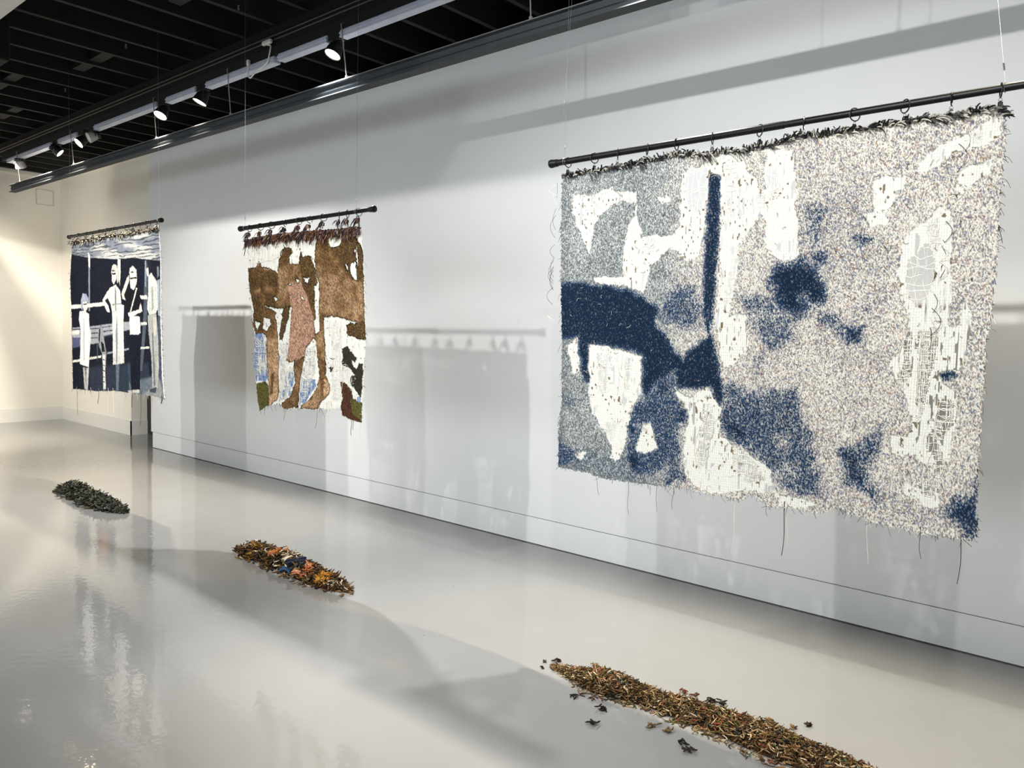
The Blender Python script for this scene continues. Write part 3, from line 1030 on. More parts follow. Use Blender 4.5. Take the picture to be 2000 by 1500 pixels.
# outlines and colour areas of the hangings, mm from the left end of each pole
T3_ORIGIN = (-2.3043, 2.3997)
T3_END = (1.8813, 0.0167)
T3_RINGS = [0.095, 0.244, 0.369, 0.519, 0.659, 0.822, 1.02, 1.19, 1.372, 1.538, 1.68, 1.82]
T3_SHAPES = [
 ('out',[(59,-50),(298,-50),(510,-43),(669,-35),(820,-49),(972,-55),(1055,-53),(1173,-33),(1293,-36),(1378,-35),(1477,-32),(1559,-33),(1626,-37),(1717,-33),(1807,-35),(1837,-57),(1838,-200),(1839,-359),(1838,-543),(1835,-699),(1823,-815),(1824,-973),(1821,-1128),(1824,-1290),(1832,-1454),(1762,-1461),(1658,-1465),(1572,-1459),(1489,-1448),(1432,-1435),(1406,-1427),(1376,-1420),(1337,-1444),(1270,-1450),(1221,-1446),(1137,-1454),(1089,-1440),(1056,-1412),(1025,-1444),(984,-1444),(881,-1441),(769,-1437),(657,-1445),(514,-1454),(346,-1458),(251,-1443),(80,-1436),(82,-1327),(79,-1222),(97,-1117),(87,-833),(74,-570),(63,-316)]),
 ('white',[(121,-149),(217,-166),(282,-151),(340,-142),(360,-167),(478,-177),(484,-283),(505,-331),(512,-378),(576,-371),(657,-376),(695,-339),(684,-229),(686,-130),(756,-104),(809,-91),(818,-59),(881,-62),(972,-74),(974,-153),(1016,-176),(1030,-219),(1057,-227),(1050,-78),(1154,-92),(1173,-185),(1177,-302),(1191,-374),(1196,-482),(1169,-501),(1137,-509),(1098,-489),(1069,-449),(1062,-328),(1037,-315),(1015,-362),(987,-397),(959,-433),(957,-499),(954,-556),(944,-604),(933,-661),(926,-714),(956,-704),(1001,-709),(999,-771),(1018,-823),(991,-871),(960,-906),(914,-923),(894,-875),(884,-787),(868,-748),(868,-651),(875,-506),(874,-313),(862,-150),(822,-141),(806,-269),(799,-395),(785,-463),(731,-492),(693,-444),(647,-424),(603,-477),(559,-493),(548,-576),(526,-617),(479,-601),(414,-579),(261,-565),(244,-536),(349,-541),(412,-543),(409,-466),(419,-382),(436,-321),(471,-282),(470,-240),(457,-223),(400,-213),(337,-223),(273,-266),(243,-307),(244,-361),(221,-434),(180,-357),(139,-277),(120,-210)]),
 ('white',[(575,-211),(638,-210),(644,-230),(596,-243)]),
 ('white',[(1589,-191),(1645,-142),(1687,-125),(1749,-102),(1775,-76),(1822,-75),(1829,-129),(1786,-154),(1731,-162),(1683,-171),(1656,-207),(1620,-221),(1590,-221)]),
 ('white',[(1523,-105),(1538,-95),(1532,-120)]),
 ('white',[(1444,-232),(1483,-220),(1561,-233),(1547,-268),(1519,-282),(1516,-331),(1497,-339),(1496,-396),(1436,-392),(1416,-356),(1451,-342)]),
 ('white',[(1714,-222),(1755,-212),(1809,-201),(1806,-248),(1765,-267),(1733,-312),(1709,-292)]),
 ('white',[(1563,-425),(1600,-403),(1636,-374),(1663,-346),(1700,-363),(1707,-411),(1704,-538),(1714,-618),(1711,-691),(1714,-749),(1748,-748),(1746,-683),(1758,-649),(1776,-699),(1776,-778),(1764,-858),(1744,-903),(1722,-892),(1693,-902),(1702,-934),(1740,-956),(1756,-1052),(1736,-1152),(1718,-1220),(1643,-1213),(1601,-1138),(1613,-1069),(1586,-1004),(1560,-943),(1525,-885),(1562,-837),(1583,-778),(1585,-699),(1562,-657),(1539,-557),(1546,-499)]),
 ('white',[(241,-845),(322,-854),(425,-872),(531,-886),(528,-979),(520,-1064),(485,-1131),(458,-1219),(442,-1307),(419,-1365),(367,-1363),(378,-1304),(323,-1233),(267,-1160),(247,-1061),(237,-939)]),
 ('white',[(125,-854),(172,-817),(192,-975),(164,-990),(134,-921)]),
 ('white',[(707,-1030),(775,-1056),(807,-1024),(849,-1001),(884,-1058),(912,-1095),(910,-1174),(932,-1213),(1006,-1242),(1057,-1274),(1127,-1313),(1140,-1377),(1160,-1398),(1083,-1410),(1043,-1403),(963,-1424),(879,-1431),(813,-1418),(767,-1372),(752,-1292),(760,-1209),(778,-1126),(720,-1070)]),
 ('white',[(505,-1302),(549,-1189),(585,-1175),(611,-1246),(627,-1286),(566,-1314),(517,-1315)]),
 ('white',[(161,-1363),(246,-1347),(220,-1392)]),
 ('white',[(1546,-1132),(1639,-1126),(1698,-1128),(1753,-1073),(1736,-1157),(1718,-1225),(1707,-1284),(1711,-1358),(1682,-1373),(1635,-1339),(1598,-1292),(1648,-1303),(1698,-1260),(1688,-1185),(1589,-1206),(1557,-1196)]),
 ('white',[(1594,-1292),(1648,-1310),(1659,-1343),(1604,-1342)]),
 ('white',[(1155,-1399),(1263,-1405),(1318,-1424),(1237,-1439),(1162,-1440)]),
 ('hole',0.16,[(712,-105),(802,-112),(798,-269),(764,-290),(719,-262),(699,-181)]),
 ('hole',0.14,[(1634,-458),(1651,-504),(1659,-585),(1644,-633),(1609,-676),(1576,-642),(1565,-582),(1576,-517),(1604,-487)]),
 ('hole',0.35,[(1622,-405),(1658,-375),(1669,-456),(1657,-504)]),
 ('hole',0.4,[(534,-379),(576,-382),(572,-432),(543,-452)]),
 ('hole',0.5,[(231,-198),(264,-201),(260,-254),(240,-263)]),
 ('hole',0.5,[(1058,-144),(1096,-149),(1111,-259),(1073,-265)]),
 ('hole',0.5,[(1024,-233),(1053,-236),(1055,-291),(1031,-289)]),
 ('hole',0.5,[(1742,-109),(1776,-99),(1775,-137),(1748,-149)]),
 ('hole',0.4,[(283,-888),(339,-897),(340,-1055),(296,-1058)]),
 ('hole',0.3,[(335,-1198),(399,-1192),(389,-1259),(352,-1252)]),
 ('hole',0.5,[(439,-898),(464,-897),(457,-1047),(438,-1048)]),
 ('hole',0.45,[(1573,-754),(1597,-770),(1597,-920),(1569,-972),(1559,-922),(1577,-837)]),
 ('hole',0.5,[(1608,-762),(1678,-752),(1676,-850),(1658,-933),(1649,-1033),(1625,-1086),(1617,-1003),(1624,-852)]),
 ('hole',0.35,[(1698,-988),(1742,-993),(1739,-1075),(1699,-1144),(1685,-1080)]),
 ('hole',0.3,[(1666,-1082),(1698,-1128),(1717,-1200),(1706,-1276),(1694,-1328),(1657,-1333),(1649,-1314),(1698,-1260),(1688,-1185),(1663,-1165)]),
 ('hole',0.6,[(852,-1060),(887,-1146),(871,-1257),(832,-1363),(817,-1264)]),
 ('hole',0.6,[(974,-1226),(1058,-1284),(1109,-1344),(1032,-1374),(968,-1305)]),
 ('hole',0.3,[(1106,-1373),(1145,-1372),(1141,-1401),(1112,-1405)]),
 ('hole',0.62,[(882,-86),(924,-110),(932,-280),(903,-335)]),
 ('hole',0.6,[(922,-527),(943,-527),(919,-680),(902,-651)]),
 ('dye',1,26,[(65,-568),(177,-567),(350,-582),(477,-616),(552,-656),(600,-679),(613,-710),(590,-731),(598,-772),(651,-792),(682,-852),(735,-903),(777,-849),(840,-790),(864,-807),(889,-894),(910,-991),(918,-1074),(901,-1085),(862,-1006),(795,-1010),(718,-1015),(703,-943),(659,-978),(601,-1000),(556,-1068),(536,-1046),(537,-880),(425,-860),(321,-844),(236,-841),(243,-1027),(218,-1014),(189,-901),(183,-814),(117,-827),(74,-823)]),
 ('dye',0.9,22,[(824,-131),(862,-148),(869,-313),(867,-505),(860,-661),(849,-803),(812,-700),(808,-601),(810,-406),(811,-270),(810,-154)]),
 ('dye',0.5,60,[(633,-639),(688,-589),(755,-590),(802,-660),(806,-749),(740,-762),(649,-751),(613,-720)]),
 ('dye',0.97,55,[(1088,-569),(1137,-511),(1210,-496),(1274,-548),(1304,-611),(1289,-668),(1246,-690),(1203,-731),(1159,-690),(1111,-658)]),
 ('dye',0.8,40,[(1245,-486),(1287,-476),(1302,-514),(1256,-522)]),
 ('dye',0.5,40,[(943,-637),(1047,-634),(1106,-653),(1146,-699),(1090,-720),(1021,-699)]),
 ('dye',0.45,60,[(1011,-699),(1192,-699),(1206,-808),(1105,-841),(1050,-793)]),
 ('dye',0.75,40,[(1070,-802),(1142,-810),(1115,-840),(1081,-835)]),
 ('dye',0.5,50,[(1264,-699),(1325,-690),(1379,-751),(1440,-759),(1432,-796),(1391,-814),(1329,-772),(1275,-744)]),
 ('dye',0.95,40,[(1364,-774),(1438,-759),(1430,-798),(1384,-813)]),
 ('dye',0.8,36,[(1387,-431),(1412,-416),(1451,-435),(1423,-461)]),
 ('dye',0.4,70,[(1190,-289),(1271,-296),(1299,-347),(1270,-450),(1226,-466),(1198,-357)]),
 ('dye',0.16,150,[(1175,-158),(1383,-166),(1470,-277),(1499,-530),(1406,-613),(1271,-468)]),
 ('dye',0.35,60,[(1019,-880),(1077,-854),(1090,-933),(1042,-945)]),
 ('dye',0.28,60,[(1408,-664),(1497,-648),(1492,-699),(1411,-708)]),
 ('dye',0.85,24,[(1686,-902),(1714,-887),(1745,-903),(1724,-926),(1695,-923)]),
 ('dye',0.6,60,[(906,-978),(1015,-1010),(1216,-996),(1238,-1077),(1269,-1165),(1300,-1253),(1329,-1385),(1271,-1390),(1177,-1362),(1107,-1298),(1026,-1239),(931,-1191),(908,-1135),(915,-1055)]),
 ('dye',0.93,60,[(912,-1110),(1000,-1126),(1045,-1180),(1015,-1236),(937,-1205)]),
 ('dye',0.55,50,[(1381,-1198),(1442,-1164),(1517,-1103),(1522,-1207),(1477,-1274),(1530,-1354),(1519,-1383),(1460,-1351),(1406,-1320),(1413,-1256)]),
 ('dye',0.92,50,[(1381,-1198),(1435,-1192),(1459,-1259),(1484,-1326),(1434,-1324),(1410,-1266)]),
 ('dye',0.92,60,[(1748,-1369),(1795,-1312),(1828,-1250),(1835,-1386),(1830,-1450),(1768,-1410)]),
 ('dye',0.6,50,[(467,-1132),(545,-1083),(613,-995),(703,-937),(707,-1030),(767,-1079),(771,-1168),(727,-1194),(743,-1303),(758,-1393),(667,-1450),(686,-1362),(594,-1408),(508,-1399),(454,-1349),(466,-1283),(549,-1178),(476,-1219),(455,-1219)]),
 ('dye',0.9,36,[(455,-1144),(640,-1095),(619,-1135),(486,-1154)]),
 ('dye',0.9,36,[(721,-1099),(774,-1107),(758,-1171),(710,-1165)]),
 ('dye',0.9,30,[(454,-1198),(516,-1211),(478,-1266)]),
 ('dye',0.9,36,[(458,-1306),(530,-1319),(533,-1395),(481,-1392)]),
 ('dye',0.8,36,[(580,-1363),(629,-1338),(608,-1406)]),
 ('dye',0.8,30,[(715,-1276),(751,-1323),(727,-1336)]),
 ('dye',0.8,36,[(601,-996),(670,-971),(707,-1030),(640,-1076)]),
 ('dye',0.55,40,[(58,-1282),(120,-1322),(247,-1375),(80,-1433)]),
 ('dye',0.35,60,[(94,-1083),(237,-1095),(114,-1164)]),
 ('dye',0.28,120,[(75,-1281),(468,-1337),(767,-1372),(746,-1426),(510,-1452),(81,-1443)]),
 ('dye',0.55,26,[(834,-1200),(891,-1184),(870,-1236)]),
 ('dye',0.3,70,[(1615,-1400),(1711,-1365),(1685,-1423)]),
 ('undye',1,22,[(505,-1302),(549,-1189),(585,-1175),(611,-1246),(627,-1286),(566,-1314),(517,-1315)]),
 ('undye',0.55,40,[(1198,-631),(1243,-627),(1245,-663),(1204,-668)]),
 ('undye',0.6,60,[(1135,-1180),(1196,-1173),(1199,-1228),(1143,-1235)]),
 ('undye',0.5,50,[(1173,-1278),(1229,-1271),(1232,-1326),(1181,-1334)]),
]
T2_ORIGIN = (-5.0941, 2.2860)
T2_END = (1.4741, 0.0147)
T2_RINGS = [0.118, 0.258, 0.395, 0.557, 0.717, 0.835, 0.983, 1.143, 1.227, 1.335]
T2_SHAPES = [
 ('out',[(96,-101),(228,-89),(431,-85),(662,-86),(915,-92),(1153,-94),(1363,-97),(1371,-181),(1387,-221),(1396,-376),(1400,-648),(1411,-755),(1403,-824),(1394,-1011),(1388,-1251),(1283,-1245),(1177,-1230),(1164,-1178),(1067,-1197),(954,-1201),(945,-1209),(765,-1217),(709,-1218),(575,-1235),(540,-1209),(497,-1205),(335,-1234),(231,-1280),(199,-1141),(177,-1062),(156,-913),(166,-797),(144,-683),(112,-453)]),
 ('brown',0.36,[(101,-281),(207,-274),(228,-235),(257,-240),(274,-276),(392,-287),(482,-325),(501,-241),(520,-188),(560,-168),(545,-135),(572,-160),(648,-167),(665,-197),(625,-225),(635,-275),(738,-272),(748,-230),(763,-189),(778,-232),(810,-221),(864,-229),(893,-268),(911,-331),(936,-396),(912,-445),(902,-528),(907,-621),(886,-663),(901,-715),(850,-632),(777,-569),(628,-558),(619,-634),(556,-732),(533,-779),(484,-769),(503,-678),(536,-623),(493,-569),(434,-613),(458,-668),(474,-789),(495,-899),(496,-1010),(508,-1132),(487,-1178),(366,-1234),(321,-1224),(368,-1130),(345,-1018),(313,-907),(313,-760),(275,-732),(250,-741),(177,-742),(144,-671),(157,-568),(123,-453)]),
 ('brown',0.43,[(916,-125),(985,-111),(1023,-115),(1057,-164),(1074,-187),(1157,-179),(1189,-131),(1298,-132),(1349,-180),(1388,-221),(1397,-376),(1399,-570),(1413,-753),(1386,-758),(1219,-732),(1207,-670),(1258,-655),(1193,-626),(1076,-612),(991,-623),(992,-745),(1008,-879),(1013,-982),(1062,-1062),(1052,-1106),(966,-1163),(949,-1208),(765,-1219),(783,-1199),(891,-1126),(926,-1061),(953,-986),(924,-882),(909,-778),(896,-757),(904,-705),(947,-611),(938,-569),(947,-404),(909,-331),(904,-207)]),
 ('brown',0.35,[(687,-892),(802,-876),(784,-952),(763,-1028),(757,-1206),(633,-1235),(552,-1230),(552,-1195),(652,-1144),(707,-1053),(688,-946)]),
 ('brown',2.0,[(608,-396),(742,-387),(816,-464),(871,-590),(908,-705),(908,-749),(816,-814),(798,-879),(659,-917),(588,-907),(611,-851),(629,-742),(638,-634),(647,-547)]),
 ('tone',-0.3,40,[(112,-282),(491,-328),(492,-415),(311,-412),(123,-442)]),
 ('tone',-0.25,50,[(101,-453),(270,-456),(271,-738),(155,-740)]),
 ('tone',-0.4,60,[(916,-115),(1361,-142),(1378,-259),(1155,-269),(1054,-194),(916,-187)]),
 ('tone',-0.4,50,[(1187,-201),(1393,-211),(1396,-395),(1270,-392),(1155,-289)]),
 ('tone',-0.25,30,[(510,-155),(663,-163),(626,-268),(511,-285)]),
 ('tone',-0.3,40,[(756,-220),(899,-237),(919,-466),(895,-611),(812,-464),(757,-357)]),
 ('tone',-0.3,40,[(301,-456),(473,-459),(453,-558),(312,-557)]),
 ('tone',-0.45,20,[(493,-558),(628,-547),(619,-634),(533,-779),(484,-769)]),
 ('tone',-0.45,30,[(1218,-650),(1411,-648),(1413,-755),(1219,-740)]),
 ('tone',0.35,30,[(323,-759),(484,-767),(506,-1132),(356,-1221),(334,-906)]),
 ('tone',0.12,60,[(971,-364),(1380,-356),(1384,-590),(1025,-600)]),
 ('tone',0.15,60,[(643,-77),(701,-334),(491,-317),(492,-503),(721,-420)]),
 ('tone',-0.5,20,[(395,-1004),(436,-1002),(416,-1149),(376,-1152)]),
 ('tone',0.2,30,[(782,-1134),(943,-986),(998,-1192),(765,-1219)]),
 ('tone',0.2,10,[(228,-308),(259,-309),(260,-568),(239,-568)]),
 ('tone',0.6,14,[(996,-1015),(1056,-1011),(1052,-1106),(997,-1110)]),
 ('tone',0.5,14,[(345,-1177),(496,-1132),(487,-1178),(366,-1232)]),
 ('white',[(1266,-293),(1310,-285),(1321,-374),(1327,-388),(1302,-395),(1261,-337)]),
 ('white',[(1209,-296),(1240,-312),(1229,-333)]),
 ('white',[(1296,-206),(1317,-217),(1300,-234)]),
 ('white',[(1324,-179),(1335,-257),(1335,-316),(1325,-276)]),
 ('white',[(790,-371),(851,-370),(823,-406)]),
 ('white',[(429,-486),(477,-497),(453,-511)]),
 ('white',[(118,-499),(161,-525),(140,-522)]),
 ('white',[(754,-484),(798,-506),(786,-516)]),
 ('white',[(613,-402),(649,-406),(631,-414)]),
 ('white',[(698,-377),(739,-382),(720,-392)]),
 ('white',[(172,-650),(244,-670),(198,-710)]),
 ('white',[(898,-424),(950,-420),(941,-507),(912,-592),(899,-507)]),
 ('white',[(302,-544),(437,-569),(555,-571),(532,-595),(469,-593)]),
 ('white',[(469,-591),(517,-637),(484,-773),(460,-679)]),
 ('white',[(287,-625),(363,-633),(378,-669),(323,-714),(267,-706)]),
 ('white',[(904,-640),(942,-634),(943,-704),(908,-717)]),
 ('white',[(600,-645),(632,-634),(620,-731),(553,-757)]),
 ('white',[(1210,-644),(1322,-647),(1290,-655)]),
 ('hole',0.35,[(1061,-774),(1162,-771),(1146,-833),(1071,-835)]),
 ('hole',0.75,[(1026,-652),(1160,-650),(1162,-761),(1044,-764)]),
 ('hole',0.72,[(1062,-836),(1163,-832),(1167,-1137),(1066,-1145)]),
 ('hole',0.6,[(816,-823),(897,-799),(907,-978),(818,-993)]),
 ('hole',0.62,[(504,-800),(601,-786),(583,-973),(505,-965)]),
 ('hole',0.75,[(515,-965),(707,-956),(594,-1170),(506,-1176)]),
 ('hole',0.75,[(781,-952),(907,-967),(819,-1153),(773,-1103)]),
 ('hole',0.82,[(177,-763),(313,-771),(303,-1020),(188,-1027)]),
 ('hole',0.85,[(1172,-872),(1311,-986),(1265,-1069),(1182,-994)]),
 ('hole',0.93,[(122,-111),(898,-134),(774,-190),(587,-137),(472,-305),(144,-249)]),
 ('blue',[(162,-742),(284,-738),(305,-794),(313,-907),(347,-1041),(314,-1068),(184,-1064),(156,-913)]),
 ('blue',[(581,-992),(692,-983),(689,-1054),(651,-1135),(516,-1189),(512,-1145),(594,-1093)]),
 ('blue',[(770,-1028),(911,-1014),(919,-1061),(819,-1174),(765,-1194)]),
 ('blue',[(481,-878),(518,-876),(505,-923)]),
 ('blue',[(506,-1143),(555,-1173),(536,-1213),(507,-1198)]),
 ('blue',[(1334,-1100),(1372,-1092),(1373,-1143),(1335,-1136)]),
 ('dark',0,[(1163,-812),(1212,-794),(1277,-838),(1321,-866),(1302,-889),(1262,-879),(1278,-910),(1314,-928),(1345,-889),(1389,-893),(1386,-1012),(1377,-1103),(1313,-1066),(1253,-1020),(1263,-981),(1298,-967),(1246,-930),(1164,-915),(1173,-872)]),
 ('dark',1,[(1149,-1016),(1199,-1023),(1264,-1059),(1291,-1113),(1326,-1115),(1330,-1150),(1390,-1160),(1392,-1253),(1283,-1247),(1175,-1230),(1164,-1168),(1180,-1116)]),
 ('dark',0,[(1026,-930),(1084,-932),(1064,-971)]),
 ('dark',0,[(1042,-878),(1100,-879),(1071,-891)]),
 ('dark',2,[(188,-1084),(314,-1065),(359,-1097),(368,-1221),(325,-1260),(231,-1282),(197,-1142)]),
 ('dark',2,[(1257,-1115),(1390,-1135),(1391,-1239),(1291,-1208)]),
]
T1_ORIGIN = (-8.2566, 2.4234)
T1_END = (1.9453, 0.0156)
T1_RINGS = [0.073, 0.242, 0.438, 0.581, 0.735, 0.899, 1.059, 1.297, 1.445, 1.576, 1.704, 1.889]
T1_SHAPES = [
 ('out',[(47,-54),(672,-49),(1254,-46),(1626,-45),(1915,-47),(1940,-308),(1933,-784),(1946,-1231),(1972,-1441),(1854,-1431),(1548,-1430),(1306,-1428),(1022,-1430),(629,-1463),(307,-1472),(0,-1483),(9,-797),(-4,-398),(39,-175)]),
 ('sky',[(20,-42),(1925,-32),(1945,-310),(1748,-294),(1412,-262),(1109,-263),(818,-242),(479,-221),(252,-193),(15,-167)]),
 ('c',(40, 48, 60),60,[(445,-1246),(1657,-1154),(1703,-1475),(435,-1571)]),
 ('c',(98, 106, 114),40,[(1335,-1335),(1979,-1229),(2000,-1452),(1332,-1503)]),
 ('c',(136, 140, 138),24,[(1730,-1357),(1857,-1270),(1977,-1431),(1495,-1455)]),
 ('c',(236, 230, 215),4,[(455,-169),(502,-194),(501,-323),(463,-309)]),
 ('c',(128, 136, 146),4,[(457,-309),(498,-310),(485,-717),(450,-717)]),
 ('c',(100, 108, 118),4,[(451,-858),(483,-858),(405,-1469),(379,-1471)]),
 ('c',(236, 230, 215),4,[(1109,-258),(1171,-266),(1168,-394),(1154,-502),(1112,-393)]),
 ('c',(92, 100, 110),6,[(1072,-1180),(1143,-1189),(1123,-1433),(1080,-1436)]),
 ('c',(76, 84, 94),8,[(1622,-294),(1678,-291),(1652,-740),(1552,-1229),(1510,-1231),(1587,-740)]),
 ('c',(150, 158, 165),4,[(1627,-295),(1647,-296),(1638,-512),(1618,-511)]),
 ('c',(236, 230, 215),4,[(-10,-657),(335,-650),(873,-636),(872,-670),(334,-686),(-12,-699)]),
 ('c',(236, 230, 215),4,[(1528,-588),(1657,-585),(1657,-617),(1527,-618)]),
 ('c',(160, 162, 165),5,[(16,-880),(648,-853),(1292,-812),(1643,-814),(1643,-832),(1507,-845),(1400,-872),(1235,-894),(888,-940),(643,-1018),(9,-1070)]),
 ('c',(60, 68, 84),3,[(16,-893),(647,-874),(1236,-830),(1236,-837),(647,-884),(15,-904)]),
 ('c',(60, 68, 84),3,[(14,-937),(646,-915),(1235,-869),(1235,-876),(645,-926),(13,-948)]),
 ('c',(60, 68, 84),3,[(12,-984),(644,-960),(1234,-911),(1234,-918),(644,-970),(12,-995)]),
 ('c',(84, 88, 116),8,[(12,-978),(190,-974),(187,-1066),(9,-1078)]),
 ('c',(236, 230, 215),4,[(18,-1199),(763,-1123),(762,-1143),(17,-1223)]),
 ('c',(150, 158, 165),4,[(908,-1090),(1342,-1037),(1341,-1054),(907,-1107)]),
 ('c',(236, 230, 215),4,[(1503,-1027),(1685,-1015),(1685,-1033),(1503,-1046)]),
 ('c',(236, 230, 215),4,[(1547,-812),(1643,-811),(1643,-832),(1546,-835)]),
 ('c',(236, 230, 215),4,[(15,-911),(193,-899),(192,-943),(13,-952)]),
 ('c',(60, 70, 84),4,[(630,-1021),(674,-1020),(656,-1185),(637,-1186)]),
 ('c',(170, 172, 190),4,[(251,-691),(250,-613),(305,-551),(403,-555),(453,-602),(464,-660),(417,-625),(309,-629),(286,-720)]),
 ('c',(236, 230, 215),4,[(303,-629),(420,-625),(425,-694),(371,-733),(320,-709)]),
 ('c',(60, 56, 60),3,[(322,-650),(407,-645),(406,-658),(321,-660)]),
 ('c',(240, 236, 226),4,[(200,-720),(333,-715),(461,-745),(462,-923),(470,-1064),(432,-1249),(174,-1232),(201,-1059),(220,-901),(180,-796)]),
 ('c',(226, 218, 204),4,[(452,-846),(501,-922),(470,-1064),(443,-1129)]),
 ('c',(190, 186, 180),6,[(317,-782),(337,-782),(317,-1186),(290,-1187)]),
 ('c',(190, 186, 182),4,[(261,-1254),(334,-1259),(347,-1466),(294,-1470)]),
 ('c',(190, 186, 182),4,[(360,-1258),(438,-1254),(392,-1472),(346,-1476)]),
 ('c',(150, 150, 150),5,[(725,-855),(777,-839),(817,-916),(845,-990),(896,-1100),(867,-1263),(881,-1427),(808,-1442),(802,-1229),(778,-1107),(698,-1044),(656,-982),(684,-878)]),
 ('c',(14, 17, 24),4,[(702,-880),(739,-880),(711,-1019),(681,-982)]),
 ('c',(15, 19, 30),5,[(751,-992),(826,-1016),(860,-1089),(779,-1092)]),
 ('c',(236, 230, 215),5,[(799,-1116),(866,-1114),(861,-1264),(875,-1425),(815,-1429),(808,-1241)]),
 ('c',(60, 62, 66),3,[(798,-1154),(858,-1161),(858,-1171),(804,-1164)]),
 ('c',(60, 62, 66),3,[(797,-1204),(857,-1211),(857,-1221),(803,-1214)]),
 ('c',(60, 62, 66),3,[(795,-1254),(855,-1261),(855,-1271),(801,-1264)]),
 ('c',(60, 62, 66),3,[(794,-1311),(854,-1318),(854,-1328),(800,-1321)]),
 ('c',(60, 62, 66),3,[(792,-1355),(853,-1361),(852,-1372),(798,-1365)]),
 ('c',(196, 190, 180),4,[(986,-377),(1005,-317),(1045,-301),(1096,-320),(1140,-382),(1133,-453),(1104,-476),(1088,-428),(1078,-368),(1021,-354)]),
 ('c',(232, 222, 206),4,[(998,-367),(1084,-368),(1082,-440),(1035,-485),(1001,-450)]),
 ('c',(14, 17, 24),3,[(1003,-382),(1078,-381),(1072,-396),(1008,-397)]),
 ('c',(150, 110, 100),3,[(1019,-443),(1048,-443),(1044,-450),(1021,-450)]),
 ('c',(222, 216, 202),4,[(953,-512),(1075,-485),(1159,-538),(1190,-669),(1222,-720),(1006,-727),(967,-644),(909,-597)]),
 ('c',(236, 228, 212),4,[(911,-545),(964,-520),(969,-583),(861,-624),(931,-668),(965,-727),(906,-727),(795,-623)]),
 ('c',(120, 118, 115),3,[(1063,-500),(1085,-548),(1086,-717),(1069,-717),(1055,-596)]),
 ('c',(150, 150, 150),3,[(999,-656),(1185,-646),(1184,-657),(998,-669)]),
 ('c',(214, 210, 200),4,[(1006,-723),(1222,-717),(1229,-909),(1239,-1175),(1022,-1199),(1017,-974)]),
 ('c',(130, 132, 134),5,[(1092,-742),(1110,-911),(1103,-1188),(1080,-1189),(1076,-911)]),
 ('c',(232, 224, 208),4,[(1179,-657),(1240,-670),(1218,-897),(1160,-953)]),
 ('c',(200, 196, 188),4,[(1345,-400),(1362,-351),(1416,-330),(1480,-365),(1488,-462),(1461,-508),(1468,-404),(1410,-376)]),
 ('c',(232, 222, 206),4,[(1356,-391),(1468,-390),(1482,-485),(1433,-545),(1375,-518)]),
 ('c',(30, 28, 30),3,[(1366,-431),(1484,-428),(1483,-442),(1371,-445)]),
 ('c',(10, 12, 20),4,[(1243,-553),(1379,-551),(1492,-518),(1568,-648),(1519,-746),(1375,-757),(1262,-658)]),
 ('c',(226, 216, 200),4,[(1187,-562),(1300,-434),(1345,-409),(1349,-463),(1242,-577),(1274,-625),(1208,-612)]),
 ('c',(232, 222, 206),4,[(1316,-735),(1510,-706),(1542,-648),(1567,-720),(1402,-767),(1331,-765)]),
 ('c',(240, 234, 220),2,[(1471,-520),(1492,-525),(1381,-723),(1360,-720)]),
 ('c',(14, 18, 30),4,[(1311,-921),(1537,-917),(1512,-1397),(1372,-1419),(1350,-1144)]),
 ('c',(240, 234, 222),4,[(1348,-762),(1524,-764),(1532,-903),(1500,-922),(1355,-920)]),
 ('c',(190, 185, 176),4,[(1301,-1412),(1501,-1391),(1501,-1419),(1333,-1436)]),
 ('c',(54, 64, 80),8,[(1306,-1169),(1355,-1167),(1367,-1381),(1309,-1265)]),
 ('c',(26, 30, 40),4,[(1652,-291),(1723,-290),(1752,-356),(1727,-391),(1692,-377)]),
 ('c',(214, 204, 190),4,[(1641,-363),(1687,-354),(1696,-427),(1660,-428)]),
 ('c',(200, 198, 188),4,[(1681,-424),(1747,-399),(1850,-471),(1887,-563),(1871,-697),(1816,-742),(1690,-754),(1650,-697),(1678,-558)]),
 ('c',(150, 152, 150),8,[(1745,-514),(1770,-514),(1779,-695),(1741,-717)]),
 ('c',(168, 168, 160),4,[(1659,-754),(1831,-735),(1858,-897),(1879,-1122),(1836,-1356),(1725,-1395),(1719,-1128),(1672,-900)]),
 ('c',(200, 194, 180),8,[(1766,-763),(1825,-762),(1828,-920),(1773,-933)]),
 ('c',(110, 114, 118),6,[(1738,-899),(1763,-899),(1796,-1342),(1756,-1344)]),
 ('c',(60, 66, 74),4,[(1674,-1375),(1811,-1352),(1795,-1401),(1678,-1405)]),
 ('c',(150, 158, 165),4,[(1860,-466),(1909,-459),(1909,-762),(1865,-753)]),
 ('c',(70, 80, 96),4,[(1860,-762),(1904,-762),(1906,-1278),(1867,-1281)]),
 ('c',(110, 118, 124),8,[(1859,-355),(1896,-356),(1899,-428),(1860,-449)]),
 ('c',(225, 222, 215),4,[(1915,-47),(1940,-308),(1933,-784),(1946,-1231),(1972,-1441),(1952,-1433),(1916,-1233),(1908,-784),(1921,-307),(1905,-64)]),
]

